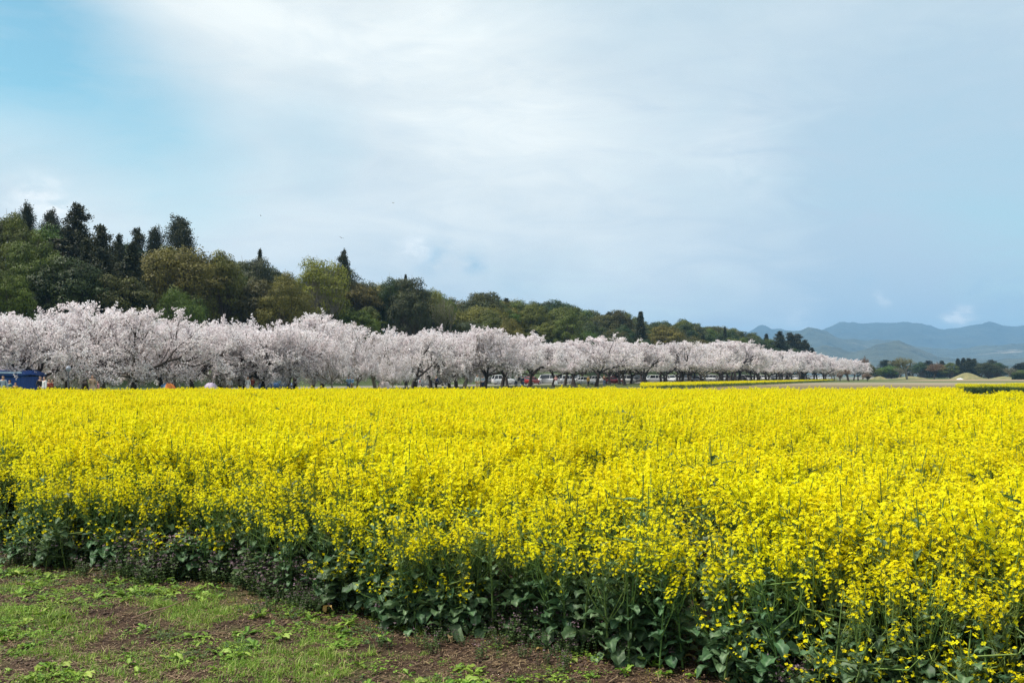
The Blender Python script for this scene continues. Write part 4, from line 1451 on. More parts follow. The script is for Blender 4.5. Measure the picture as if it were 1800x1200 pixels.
    return e


PEOPLE = [
    (6, 63, 1.00, 'grey_blue', 'denim', 'short', 0, 20, False, 'person in a grey blue shirt in front of the blue stall at the left edge'),
    (18, 63.5, 0.84, 'teal', 'black', 'short', 1, -30, False, 'shorter person in blue beside the person in grey blue at the left edge'),
    (28, 63.2, 0.74, 'mustard', 'brown', 'short', 2, 10, False, 'child in mustard and brown in front of the blue stall'),
    (71, 63, 0.98, 'black', 'black', 'short', 2, 60, False, 'person in black right of the blue stall'),
    (79, 62, 0.97, 'white', 'denim', 'short', 0, -40, False, 'person in a white top between black and red clothed people'),
    (87, 62.5, 0.88, 'red', 'brown', 'long', 1, 20, False, 'person with dark hair in a rust red top left of the lamp post'),
    (93, 64, 0.86, 'brown', 'denim', 'short', 2, -60, False, 'person in dark brown close beside the rust red top'),
    (163, 70, 1.02, 'beige', 'beige', 'long', 1, 30, True, 'long haired person in beige standing by the pale forked cherry trunk'),
    (173, 71, 0.78, 'pink', 'navy', 'short', 0, -50, False, 'child in pink beside the person in beige'),
    (404, 87, 0.90, 'white', 'beige', 'short', 0, 15, False, 'person in white just right of the purple tent'),
    (422, 90, 0.98, 'brown', 'black', 'short', 1, 50, False, 'person in brown between the purple tent and the woman in white'),
    (436, 87, 0.95, 'white', 'white', 'long', 0, -10, True, 'long haired person in a white dress left of a person in red'),
    (444, 88, 0.94, 'red', 'navy', 'short', 1, 40, False, 'person in red beside the long haired person in white'),
    (469, 91, 0.86, 'white', 'grey_blue', 'short', 2, 70, False, 'person in pale clothes left of the blue canopy'),
    (519, 95, 0.95, 'brown', 'black', 'short', 0, -20, False, 'person in dark brown right of the blue canopy'),
    (613, 98, 0.98, 'sky', 'denim', 'short', 1, 30, False, 'left person of the pair in blue by the young cherry'),
    (619, 99, 0.96, 'sky', 'beige', 'short', 2, -30, False, 'right person of the pair in blue by the young cherry'),
    (714, 108, 1.0, 'black', 'black', 'short', 0, 10, False, 'person in black left of the small silver van'),
    (767, 113, 1.0, 'navy', 'black', 'short', 1, -45, False, 'person in navy right of the small silver van'),
    (839, 120, 1.08, 'white', 'beige', 'short', 0, 20, False, 'tall person in a white shirt in the middle under the avenue'),
    (849, 121, 1.0, 'grey_blue', 'navy', 'short', 2, -20, False, 'person in grey blue right of the tall person in white'),
    (907, 128, 1.05, 'white', 'navy', 'short', 1, 15, False, 'person in white beside the white minivan'),
    (912, 129, 1.06, 'black', 'white', 'short', 0, -30, False, 'person in black top right of the white minivan'),
    (919, 130, 1.0, 'navy', 'denim', 'short', 2, 40, False, 'person in navy left of the bright red car'),
    (977, 138, 1.0, 'pink', 'white', 'long', 1, -20, True, 'person in pink and white in front of the tall white van'),
    (1034, 146, 0.98, 'mustard', 'black', 'short', 0, 35, False, 'person in mustard in front of the low white car'),
    (1062, 150, 1.05, 'brown', 'denim', 'short', 1, 0, False, 'person in brown beside the dark red car'),
]
for px, d, sc_, top_, bot_, hair_, pose_, rz_, sk_, lab in PEOPLE:
    make_person(lab, at_px(px, d), R(rz_), sc_, top_, bot_, hair_, HAIRB if 'brown' in (top_, bot_) or hair_ == 'long' else HAIRM, pose_, sk_)

# ------------------------------------------------------------------ tents, stall, canopy, lamp post, fence, birds

def make_tent(label, loc, rz, w_, d_, h, mats, nseg=24):
    e = thing('dome_tent', label, 'tent', loc, rz, 'pop-up tents at the field edge')
    b = MB()
    n = 9
    rings = []
    for i in range(n):
        a = i / (n - 1) * math.pi / 2
        rr_ = math.cos(a) ** 0.8 + 0.004
        z = math.sin(a) * h
        rings.append([(math.cos(q) * w_ / 2 * rr_ * (1 + 0.06 * math.cos(4 * q)), math.sin(q) * d_ / 2 * rr_ * (1 + 0.06 * math.cos(4 * q)), z) for q in (np.arange(nseg) + 0.5) * 2 * np.pi / nseg])
    rings = np.array(rings)
    v = rings.reshape(-1, 3)
    k = nseg
    for j in range(nseg):
        f = [(i * k + j, i * k + (j + 1) % k, (i + 1) * k + (j + 1) % k, (i + 1) * k + j) for i in range(n - 1)]
        mi = 0
        if len(mats) > 1:
            mi = 1 if math.cos((j + 1) * 2 * math.pi / nseg) < -0.25 else 0
        used = sorted({q for ff in f for q in ff})
        mp = {q: i for i, q in enumerate(used)}
        b.add(v[used], [[mp[q] for q in ff] for ff in f], mi)
    b.build('canopy', mats, e)
    p = MB()
    for q0 in (math.pi / 4, 3 * math.pi / 4):
        pts = [(math.cos(q0) * math.cos(a) * w_ / 2 * 1.0, math.sin(q0) * math.cos(a) * d_ / 2 * 1.0, math.sin(a) * h * 1.02) for a in np.linspace(0, math.pi, 17)]
        p.tube(pts, 0.012, 5)
    p.build('tent_pole', TRIM, e)
    dr = MB()
    th = np.linspace(-0.35, 0.35, 5)
    pts = []
    for z in (0.02, 0.3 * h, 0.6 * h, 0.78 * h):
        rr_ = math.cos(math.asin(z / h)) ** 0.8
        pts.append([(math.sin(a * (1 - 0.5 * z / h)) * w_ / 2 * rr_, -math.cos(a) * d_ / 2 * rr_ * 1.03, z) for a in th])
    v = np.array(pts).reshape(-1, 3)
    idx = np.arange(20).reshape(4, 5)
    dr.add(v, np.stack([idx[:-1, :-1], idx[:-1, 1:], idx[1:, 1:], idx[1:, :-1]], -1).reshape(-1, 4))
    dr.build('door', CLOTH['black'], e)
    return e


T_OR = plain_mat('tent_orange', (0.72, 0.20, 0.03), 0.6, noise_amt=0.05)
T_BL = plain_mat('tent_blue', (0.07, 0.17, 0.32), 0.6, noise_amt=0.05)
T_PU = plain_mat('tent_mauve', (0.42, 0.34, 0.46), 0.6, noise_amt=0.05)
T_PK = plain_mat('tent_blush', (0.66, 0.56, 0.54), 0.6, noise_amt=0.05)
make_tent('orange and blue dome tent at the field edge on the left', at_px(295, 77), R(8), 1.45, 1.4, 1.13, [T_OR, T_BL])
make_tent('mauve dome tent right of the orange and blue tent', at_px(371, 80), R(40), 1.35, 1.3, 1.15, [T_PU])
make_tent('blush white dome tent between young pale cherries', at_px(675, 101), R(-30), 1.45, 1.4, 1.25, [T_PK])

# blue stall with a pale top edge at the left
tarp = plain_mat('blue_tarpaulin', (0.014, 0.060, 0.25), 0.55, noise_amt=0.2, scale=1.2)
tarpl = plain_mat('pale_blue_sheet', (0.38, 0.52, 0.68), 0.55, noise_amt=0.12, scale=1.5)
steel = plain_mat('steel_tube', (0.35, 0.36, 0.37), 0.4, 0.7)
e = thing('market_stall', 'long blue tarpaulin stall with a pale top edge at the left edge', 'stall', (at_px(60, 69)[0] - 3.0, 69, 0), R(-3), None, (1.0, 1.0, 0.76))
b = MB()
nx_ = 60
xs = np.linspace(-4.4, 3.0, nx_)
zs = np.linspace(0.02, 2.15, 8)
XX, ZZ = np.meshgrid(xs, zs)
YY = 0.045 * np.sin(XX * 9) * (1 - ZZ / 3) + 0.03 * np.sin(XX * 23)
idx = np.arange(XX.size).reshape(XX.shape)
ff = np.stack([idx[:-1, :-1], idx[:-1, 1:], idx[1:, 1:], idx[1:, :-1]], -1).reshape(-1, 4)
b.add(np.stack([XX, YY - 1.5, ZZ], -1).reshape(-1, 3), ff)
YS = np.linspace(-1.5, 1.5, 20)
YY2, ZZ2 = np.meshgrid(YS, zs)
idx = np.arange(YY2.size).reshape(YY2.shape)
b.add(np.stack([3.0 + 0.04 * np.sin(YY2 * 9), YY2, ZZ2], -1).reshape(-1, 3), np.stack([idx[:-1, :-1], idx[:-1, 1:], idx[1:, 1:], idx[1:, :-1]], -1).reshape(-1, 4))
b.build('side_curtain', tarp, e)
b = MB()
loft(b, [[(x_, -1.62, 2.14), (x_, -1.64, 2.42), (x_, -0.8, 2.62), (x_, 0, 2.74 + 0.02 * math.sin(x_ * 4)), (x_, 0.8, 2.62), (x_, 1.64, 2.42), (x_, 1.62, 2.14), (x_, 0, 2.3)] for x_ in np.linspace(-4.5, 3.1, 14)])
b.build('roof', tarp, e)
b = MB()
b.box((-0.7, -1.68, 2.50), (7.7, 0.05, 0.16), 0)
b.build('roof_edge', tarpl, e)
for x_ in (-4.2, -0.8, 2.85):
    for y_ in (-1.42, 1.42):
        b = MB()
        b.tube([(x_, y_, 0), (x_, y_, 2.2)], [0.025, 0.025], 8)
        b.build('post', steel, e)

# pale blue canopy above the small blue car
e = thing('shade_canopy', 'pale blue pop-up canopy above the small blue car', 'canopy', at_px(482, 90), R(12), None, (0.72, 0.72, 0.84))
b = MB()
loft(b, [[(math.cos(a) * r_, math.sin(a) * r_, z) for a in (np.arange(4) + 0.5) * math.pi / 2] for r_, z in ((1.25, 1.25), (1.27, 1.42), (0.7, 1.66), (0.02, 1.78))], 0, False)
b.build('canopy', plain_mat('canopy_blue', (0.28, 0.50, 0.66), 0.6), e)
for sx in (-1, 1):
    for sy in (-1, 1):
        b = MB()
        b.tube([(sx * 0.86, sy * 0.86, 0), (sx * 0.86, sy * 0.86, 1.38)], [0.02, 0.02], 6)
        b.build('leg', steel, e)

# thin lamp post with a round head
e = thing('lamp_post', 'thin grey lamp post with a small round head left of the beige person', 'lamp post', at_px(120.5, 66))
b = MB()
b.tube([(0, 0, 0), (0, 0, 1.0), (0, 0, 2.0)], [0.05, 0.045, 0.04], 8)
b.build('pole', plain_mat('post_grey', (0.12, 0.12, 0.13), 0.5), e)
b = MB()
loft(b, [[(math.cos(a) * r_, math.sin(a) * r_, z) for a in np.arange(12) * math.pi / 6] for r_, z in ((0.05, 1.98), (0.14, 2.04), (0.17, 2.16), (0.14, 2.28), (0.03, 2.34))], 0, True)
b.build('lamp_head', plain_mat('lamp_glass', (0.30, 0.32, 0.38), 0.3), e)

# wire fence along the top of the grass bank
e = thing('wire_fence', 'low wire fence with pale posts along the grassy bank', 'fence', (0, 0, 0))
wires = MB()
prev = None
for px in range(250, 905, 15):
    x, y, s = line_hit(px, 39.0)
    g = float(hill_h(s, 39.0))
    b = MB()
    b.tube([(x, y, g - 0.1), (x, y, g + 1.15)], [0.05, 0.05], 6)
    b.build('post', M_BARKP, e)
    if prev:
        for dz in (0.45, 0.8, 1.1):
            wires.tube([(prev[0], prev[1], prev[2] + dz), (x, y, g + dz)], [0.012, 0.012], 4)
    prev = (x, y, g)
wires.build('wire', steel, e)

# birds in the sky
M_BIRD = plain_mat('bird_feather', (0.03, 0.03, 0.03), 0.8)
for px, py, d, sp_, rz_, lab in ((600, 418, 120, 0.42, 25, 'dark bird flying above the tall yellow green tree'), (691, 357, 150, 0.34, -40, 'small bird highest in the middle of the sky'),
                                 (458, 379, 170, 0.32, 70, 'faint bird high above the little dark spire')):
    dv = pix_dir(px, py)
    q = dv * (d / dv.y)
    b = MB()
    L_ = 0.36
    rings = []
    for u, r_ in ((-0.5, 0.006), (-0.42, 0.03), (-0.28, 0.045), (0, 0.06), (0.25, 0.04), (0.42, 0.02), (0.6, 0.035), (0.62, 0.005)):
        fl = 0.35 if u > 0.4 else 1
        rings.append([(math.cos(a) * r_, u * L_, math.sin(a) * r_ * fl) for a in np.arange(8) * math.pi / 4])
    loft(b, rings)
    for sx in (-1, 1):
        pts = [(0.03, -0.07, 0.01), (0.03, 0.07, 0.01), (0.22, -0.10, 0.10), (0.22, 0.05, 0.10), (0.42, -0.02, 0.05), (0.42, 0.05, 0.05)]
        v = [(sx * a, b_, c_) for a, b_, c_ in pts] + [(sx * a, b_, c_ + 0.012) for a, b_, c_ in pts]
        b.add(v, [(0, 1, 3, 2), (2, 3, 5, 4), (6, 7, 9, 8), (8, 9, 11, 10), (0, 2, 8, 6), (2, 4, 10, 8), (1, 3, 9, 7), (3, 5, 11, 9), (4, 5, 11, 10)])
    o = b.build('bird', M_BIRD)
    o.location = (q.x, q.y, q.z + EYE)
    o.rotation_euler = (0.1, 0.3, R(rz_))
    o.scale = (sp_ / 0.42 * 0.8,) * 3
    tag(o, lab, 'bird', 'birds in the sky')

# ------------------------------------------------------------------ rape plants

def big_leaf(mb_, base, az, elev, L, Wd, droop, rng, mat, tint, lobed=True):
    n, mcols = 11, 7
    u = np.linspace(0, 1, n)
    # outline: narrow stalk, broad blade, wavy edge
    out = np.where(u < 0.22, 0.10, np.sin(np.clip((u - 0.15) / 0.85, 0, 1) * np.pi) ** 0.48)
    if lobed:
        out = out * (1 + 0.14 * np.sin(u * 19 + rng.random() * 6) + 0.08 * np.sin(u * 41 + rng.random() * 6))
    out[-1] = 0.02
    d = np.array([math.cos(az), math.sin(az)])
    ang = elev - droop * u ** 1.3
    r = np.concatenate([[0], np.cumsum(np.cos(ang[:-1]) * L / (n - 1))])
    z = np.concatenate([[0], np.cumsum(np.sin(ang[:-1]) * L / (n - 1))])
    cen = np.stack([base[0] + d[0] * r, base[1] + d[1] * r, base[2] + z], 1)
    side = np.array([-d[1], d[0], 0])
    tw = rng.normal() * 0.35
    w_ = np.linspace(-1, 1, mcols)
    V = []
    ph = rng.random() * 6
    for i in range(n):
        nrm_ = np.array([-d[0] * math.sin(ang[i]), -d[1] * math.sin(ang[i]), math.cos(ang[i])])
        sd = side * math.cos(tw * u[i]) + nrm_ * math.sin(tw * u[i])
        for ww in w_:
            lift = abs(ww) * 0.22 * Wd * out[i] + 0.11 * Wd * math.sin(ph + u[i] * 17 + ww * 3) * ww * ww
            V.append(cen[i] + sd * ww * Wd / 2 * out[i] + nrm_ * lift)
    idx = np.arange(n * mcols).reshape(n, mcols)
    f = np.stack([idx[:-1, :-1], idx[:-1, 1:], idx[1:, 1:], idx[1:, :-1]], -1).reshape(-1, 4)
    tn = np.full((n, mcols), tint)
    tn += 0.10 * np.sin(u[:, None] * 44 - np.abs(w_)[None, :] * 7)
    tn[:, 3] = tint + 0.6
    tn = np.clip(tn, 0, 1)          # pale midrib
    mb_.add(np.array(V), f, mat, tn.ravel())


def rape_plant(seed, H=1.05, nbr=9, leafy=1.0, edge=False, fl=46, fsz=1.0, bloom=1.0):
    rng = np.random.default_rng(seed)
    mb_ = MB()      # materials: 0 stem, 1 leaf, 2 petal, 3 bud, 4 old leaf
    lean = rng.normal(size=2) * 0.06
    top = np.array([lean[0], lean[1], H])
    mid = np.array([lean[0] * 0.4, lean[1] * 0.4, H * 0.5])
    mb_.tube([(0, 0, -0.03), mid, top], [0.009, 0.007, 0.003], 5, 0, 0.4)
    tips = [(top, np.array([lean[0], lean[1], 1.0]), 1.0)]
    for i in range(nbr):
        u = rng.uniform(0.28 if edge else 0.36, 0.84)
        p0 = np.array([lean[0] * u, lean[1] * u, H * u])
        az = i * 2.4 + rng.normal() * 0.4
        out_ = rng.uniform(0.09, 0.24) * (1.25 if edge else 1)
        zt = H * min(1.0, rng.uniform(0.74, 1.0))
        zt = max(zt, p0[2] + 0.12)
        p2 = p0 + np.array([math.cos(az) * out_, math.sin(az) * out_, zt - p0[2]])
        p1 = p0 * 0.5 + p2 * 0.5 + np.array([math.cos(az), math.sin(az), -0.3]) * out_ * 0.25
        mb_.tube([p0, p1, p2], [0.0045, 0.0035, 0.002], 4, 0, 0.4 + 0.3 * rng.random())
        dd = p2 - p1
        tips.append((p2, dd / np.linalg.norm(dd), rng.uniform(0.55, 1.0)))
        if rng.random() < 0.8 * leafy:
            big_leaf(mb_, p0, az + rng.normal() * 0.4, R(rng.uniform(25, 60)), rng.uniform(0.07, 0.14), rng.uniform(0.020, 0.04), R(60), rng, 1, 0.25 + 0.4 * rng.random(), False)
    cen, nrm, ftint = [], [], []
    for p2, ax, q in tips:
        if rng.random() > bloom: q *= 0.4
        nf = int(fl * q)
        Lr = 0.075 + 0.085 * q
        uu = rng.random(nf) ** 1.25
        ph = rng.random(nf) * 6.283
        rad = 0.010 + 0.023 * np.clip(uu * 2.4, 0, 1) + rng.normal(size=nf) * 0.004
        a = np.cross(ax, [0.3, 0.5, 0.1])
        a /= np.linalg.norm(a)
        b_ = np.cross(ax, a)
        rd = np.cos(ph)[:, None] * a + np.sin(ph)[:, None] * b_
        c = p2 - ax * (Lr * uu)[:, None] + rd * rad[:, None] + np.array([0, 0, 0.012])
        cen.append(c)
        nrm.append(rd * (0.35 + uu[:, None] * 0.8) + np.array([0, 0, 0.9]) + rng.normal(size=c.shape) * 0.25)
        ftint.append(rng.random(nf))
        # buds at the tip
        nb_ = 7
        cb = p2 + ax * 0.012 + rng.normal(size=(nb_, 3)) * 0.006
        mb_.leaves(cb, rnd_unit(rng, nb_), np.tile(ax, (nb_, 1)), 0.011, 0.006, 3, rng.random(nb_))
        # pods and pedicels below the flowers
        npd = int(5 + 8 * q)
        up_ = rng.uniform(0.9, 2.0, npd)
        ph = rng.random(npd) * 6.283
        rd = np.cos(ph)[:, None] * a + np.sin(ph)[:, None] * b_
        st_ = p2 - ax * (Lr * up_)[:, None]
        cpd = st_ + rd * 0.018 + ax * 0.012
        mb_.leaves(cpd, np.cross(rd, ax), rd + ax * 0.9, 0.045, 0.004, 0, 0.8)
    cen = np.concatenate(cen)
    nrm = np.concatenate(nrm)
    nrm /= np.linalg.norm(nrm, axis=1)[:, None]
    ftint = np.concatenate(ftint)
    n = len(cen)
    ref = rnd_unit(rng, n)
    a = np.cross(nrm, ref)
    a /= np.linalg.norm(a, axis=1)[:, None]
    b_ = np.cross(nrm, a)
    for k in range(4):
        th = k * np.pi / 2
        dr = a * math.cos(th) + b_ * math.sin(th)
        sd = -a * math.sin(th) + b_ * math.cos(th)
        s = 0.0112 * fsz * rng.uniform(0.85, 1.15, n)[:, None]
        v0 = cen
        v1 = cen + dr * s * 0.75 + sd * s * 0.52 + nrm * s * 0.30
        v2 = cen + dr * s * 1.15 + nrm * s * 0.22
        v3 = cen + dr * s * 0.75 - sd * s * 0.52 + nrm * s * 0.30
        v = np.stack([v0, v1, v2, v3], 1).reshape(-1, 3)
        mb_.add(v, np.arange(4 * n).reshape(n, 4), 2, ftint.repeat(4), False)
    # foliage
    nl = int((14 if edge else 6) * leafy)
    for i in range(nl):
        u = (i / nl) * (0.74 if edge else 0.66)
        az = i * 2.4 + rng.normal() * 0.5
        L = rng.uniform(0.14, 0.29) * (1.05 - u) if edge else rng.uniform(0.14, 0.22) * (1.1 - u)
        old = edge and u < 0.08 and rng.random() < 0.12
        if old: L *= 0.5
        big_leaf(mb_, (lean[0] * u, lean[1] * u, 0.03 + H * u), az, R(rng.uniform(15, 60)), L, L * rng.uniform(0.34, 0.56), R(rng.uniform(40, 130)), rng, 4 if old else 1, rng.random() * (0.75 if rng.random() < .85 else 1.0))
    return mb_.mesh('rapeseed_plant', [M_STEM, M_RLEAF, M_PETAL, M_BUD, M_OLD])


def hidden_collection(name, meshes):
    c = bpy.data.collections.new(name)
    for i, me in enumerate(meshes):
        o = bpy.data.objects.new('%s_%02d' % (name, i), me)
        c.objects.link(o)
    return c


def scatter(name, pts, rot, scl, idx, coll, label, cat, kind='stuff'):
    me = bpy.data.meshes.new(name)
    pts = np.asarray(pts, np.float32)
    n = len(pts)
    me.vertices.add(n)
    me.vertices.foreach_set('co', pts.ravel())
    a = me.attributes.new('rot', 'FLOAT_VECTOR', 'POINT')
    a.data.foreach_set('vector', np.asarray(rot, np.float32).ravel())
    a = me.attributes.new('scl', 'FLOAT_VECTOR', 'POINT')
    scl = np.asarray(scl, np.float32)
    if scl.ndim == 1: scl = np.repeat(scl[:, None], 3, 1)
    a.data.foreach_set('vector', scl.ravel())
    a = me.attributes.new('idx', 'INT', 'POINT')
    a.data.foreach_set('value', np.asarray(idx, np.int32))
    o = bpy.data.objects.new(name, me)
    COL.objects.link(o)
    ng = bpy.data.node_groups.new(name + '_scatter', 'GeometryNodeTree')
    ng.interface.new_socket('Geometry', in_out='INPUT', socket_type='NodeSocketGeometry')
    ng.interface.new_socket('Geometry', in_out='OUTPUT', socket_type='NodeSocketGeometry')
    gi = ng.nodes.new('NodeGroupInput')
    go = ng.nodes.new('NodeGroupOutput')
    m2p = ng.nodes.new('GeometryNodeMeshToPoints')
    iop = ng.nodes.new('GeometryNodeInstanceOnPoints')
    ci = ng.nodes.new('GeometryNodeCollectionInfo')
    ci.inputs['Collection'].default_value = coll
    ci.inputs['Separate Children'].default_value = True
    ci.inputs['Reset Children'].default_value = True
    def attr(nm, typ):
        q = ng.nodes.new('GeometryNodeInputNamedAttribute')
        q.data_type = typ
        q.inputs['Name'].default_value = nm
        return q.outputs['Attribute']
    e2r = ng.nodes.new('FunctionNodeEulerToRotation')
    L = ng.links.new
    L(gi.outputs[0], m2p.inputs['Mesh'])
    L(m2p.outputs[0], iop.inputs['Points'])
    L(ci.outputs[0], iop.inputs['Instance'])
    iop.inputs['Pick Instance'].default_value = True
    L(attr('idx', 'INT'), iop.inputs['Instance Index'])
    L(attr('rot', 'FLOAT_VECTOR'), e2r.inputs[0])
    L(e2r.outputs[0], iop.inputs['Rotation'])
    L(attr('scl', 'FLOAT_VECTOR'), iop.inputs['Scale'])
    L(iop.outputs[0], go.inputs[0])
    md = o.modifiers.new('scatter', 'NODES')
    md.node_group = ng
    tag(o, label, cat, kind=kind)
    return o


NEARP = hidden_collection('rapeseed_plant', [rape_plant(200 + i, H=0.98 + 0.03 * (i % 5), nbr=10 + i % 3) for i in range(9)])
EDGEP = hidden_collection('rapeseed_edge_plant', [rape_plant(230 + i, H=0.86 + 0.04 * (i % 4), nbr=7 + i % 3, edge=True, leafy=1.3, fl=26, bloom=0.6) for i in range(7)])
LOWP = hidden_collection('rapeseed_low_plant', [rape_plant(260 + i, H=0.40 + 0.08 * (i % 3), nbr=3, edge=True, leafy=1.5, fl=10, bloom=0.45) for i in range(5)])

rf_ = np.random.default_rng(77)
WEDGE = 0.64


def field_points(dens, y0, y1):
    area_w = WEDGE * 2 * y1
    n = int(dens * area_w * (y1 - y0))
    x = rf_.uniform(-WEDGE * y1, WEDGE * y1, n)
    y = rf_.uniform(y0, y1, n)
    ok = (np.abs(x) < WEDGE * y + 1.5)
    return x[ok], y[ok]


# trampled gaps: (column, near distance, far distance, width m)
GAPS = [(1106, 10.8, 14.5, 0.34), (1114, 14.5, 21, 0.30), (1212, 8.6, 10.6, 0.30), (1218, 10.6, 12.5, 0.16), (1286, 8.7, 9.8, 0.22), (1178, 6.3, 7.6, 0.26), (1040, 15, 17, 0.18), (1200, 17, 18.5, 0.15),
        (470, 14, 15.2, 0.2), (700, 9.5, 10.3, 0.22), (345, 8.4, 9.3, 0.34), (1610, 6.9, 7.6, 0.25), (1480, 30, 32, 0.6), (1385, 36, 38, 0.8), (1608, 40, 43, 0.8), (1320, 18.5, 21, 0.18),
        (1690, 8.2, 8.9, 0.22), (1530, 9.8, 10.6, 0.18), (930, 8.7, 9.3, 0.18)]


def in_gap(x, y):
    g_ = np.zeros(len(x), bool)
    for px, a, b_, w_ in GAPS:
        xc = (px - 900) / F_PX * y + 0.08 * np.sin(y * 2)
        g_ |= (y > a) & (y < b_) & (np.abs(x - xc) < 1.35 * w_ / 2 * (1.0 + 0.4 * np.sin(y * 7)))
    return g_


def add_field(name, x, y, coll, ncoll, hs, label, jitter=0.10):
    n = len(x)
    rot = np.stack([rf_.normal(size=n) * 0.05, rf_.normal(size=n) * 0.05, rf_.random(n) * 6.28], 1)
    z = ground_z(x, y)
    return scatter(name, np.stack([x, y, z], 1), rot, hs, rf_.integers(0, ncoll, n), coll, label, 'rapeseed')


def field_height(x, y):
    h = np.where(y > 26, 0.87 + 0.20 * fbm(x, y, 41, 3.0, 3), 0.83 + 0.30 * fbm(x, y, 43, 1.6, 3)) + rf_.normal(size=len(x)) * 0.05
    tall = (rf_.random(len(x)) < 0.05) & (y < 30)
    return np.where(tall, h * 1.10, h)


PX, PY, PH_, PI, PR = [], [], [], [], []
x, y = field_points(13.0, 4.0, 18.0)
ed = y - field_edge(x)
ok = (ed > 0.62) & ~in_gap(x, y)
x1, y1 = x[ok], y[ok]
x, y = field_points(11.0, 18.0, 54.0)
far_edge = 50.5 + 0.06 * x + 1.2 * np.sin(x * 0.35)
notch = (x / y > 0.445 + 0.006 * np.sin(y)) & (y > 37.5 + 0.8 * np.sin(x))
ok = (y < far_edge) & ~in_gap(x, y) & ~notch
x2, y2 = x[ok], y[ok]
x = np.concatenate([x1, x2])
y = np.concatenate([y1, y2])
h = field_height(x, y)
wid = np.where(y > 18, 1.25, 1.0)
far_part = y > 18
scl = np.stack([h * wid, h * wid, h], 1)
add_field('rapeseed_field', x, y, NEARP, 9, scl, 'dense yellow rapeseed in full bloom filling the field')
# leafy edge
n = 2000
x = rf_.uniform(-7.5, 4.5, n)
y = field_edge(x) + rf_.uniform(0.0, 0.85, n) ** 1.0
ok = (np.abs(x) < WEDGE * y + 1)
x, y = x[ok][:430], y[ok][:430]
h = (0.72 + 0.28 * np.clip((y - field_edge(x)) / 0.7, 0, 1)) * (0.9 + 0.25 * rf_.random(len(x)))
add_field('rapeseed_edge', x, y, EDGEP, 7, np.stack([h, h, h], 1), 'leafy dark green front edge of the rapeseed field with scattered flowers')
n = 600
x = rf_.uniform(-7.5, 4.5, n)
y = field_edge(x) + rf_.normal(size=n) * 0.12 + 0.10
ok = (np.abs(x) < WEDGE * y + 1) & (fbm(x, y, 88, 0.8, 2) > 0.40)
x, y = x[ok][:230], y[ok][:230]
h = rf_.uniform(0.55, 1.1, len(x))
add_field('rapeseed_undergrowth', x, y, LOWP, 5, np.stack([h, h, h], 1), 'low broad cabbage-like leaves at the foot of the rapeseed')
n = 520
y = 7.5 + 30 * rf_.random(n) ** 1.3
x = rf_.uniform(-1, 1, n) * WEDGE * y
ok = (y - field_edge(x) > 0.8) & (fbm(x, y, 55, 4, 2) > 0.42)
x, y = x[ok], y[ok]
h = field_height(x, y) * 1.08
add_field('rapeseed_green', x, y, EDGEP, 7, np.stack([h * 0.9, h * 0.9, h * 1.12], 1), 'greener sparsely flowering plants dotted through the yellow field')
# distant triangular strip beside the avenue
n = 46000
x = rf_.uniform(5, 100, n)
y = rf_.uniform(80, 300, n)
s_, t_ = xy_to_st(x, y)
front_y = 141 + (x - 28) * 2.23
ok = (t_ < -6) & (y > front_y) & (x / y < 0.36) & (x / y > 0.13)
x, y = x[ok][:26000], y[ok][:26000]
h = 0.56 + 0.12 * rf_.random(len(x))
add_field('rapeseed_strip', x, y, NEARP, 9, np.stack([h * 2.0, h * 2.0, h], 1), 'thin distant strip of yellow rapeseed beside the cherry avenue')

n = 2600
x = rf_.uniform(40, 58, n)
y = rf_.uniform(92, 104, n)
ok = (x / y > 0.447) & (x / y < 0.60 - 0.03 * (fbm(x, y, 5, 3, 2)))
x, y = x[ok], y[ok]
h = 0.66 + 0.30 * fbm(x, y, 9, 4, 2)
add_field('rapeseed_patch', x, y, EDGEP, 7, np.stack([h * 1.3, h * 1.3, h * 1.15], 1), 'small green and yellow rapeseed patch behind the field at the right edge')

# ------------------------------------------------------------------ ground cover

def henbit(seed):
    rng = np.random.default_rng(seed)
    b = MB()
    for i in range(9):
        p = np.array([rng.normal() * 0.05, rng.normal() * 0.05, 0])
        h = rng.uniform(0.10, 0.24)
        q = p + np.array([rng.normal() * 0.04, rng.normal() * 0.04, h])
        b.tube([p, (p + q) / 2, q], [0.002, 0.002, 0.0015], 3, 0, 0.2)
        for k in range(6):
            u = 0.25 + 0.75 * k / 5
            c = p * (1 - u) + q * u
            nn_ = 5
            az = rng.random(nn_) * 6.28
            d = np.stack([np.cos(az), np.sin(az), np.full(nn_, 0.15)], 1)
            top = u > 0.72
            b.leaves(c + d * 0.013, np.array([0, 0, 1.0]) + d * 0.3 + rng.normal(size=(nn_, 3)) * 0.25, d, 0.019, 0.015, 1 if (top and rng.random() < 0.25) else 0, rng.random(nn_))
            if top:
                b.leaves(c + rng.normal(size=(2, 3)) * 0.008 + np.array([0, 0, .008]), rnd_unit(rng, 2), rnd_unit(rng, 2) + np.array([0, 0, 1]), 0.014, 0.006, 1, 1.0)
    return b.mesh('dead_nettle', [M_HEN, M_HENP])


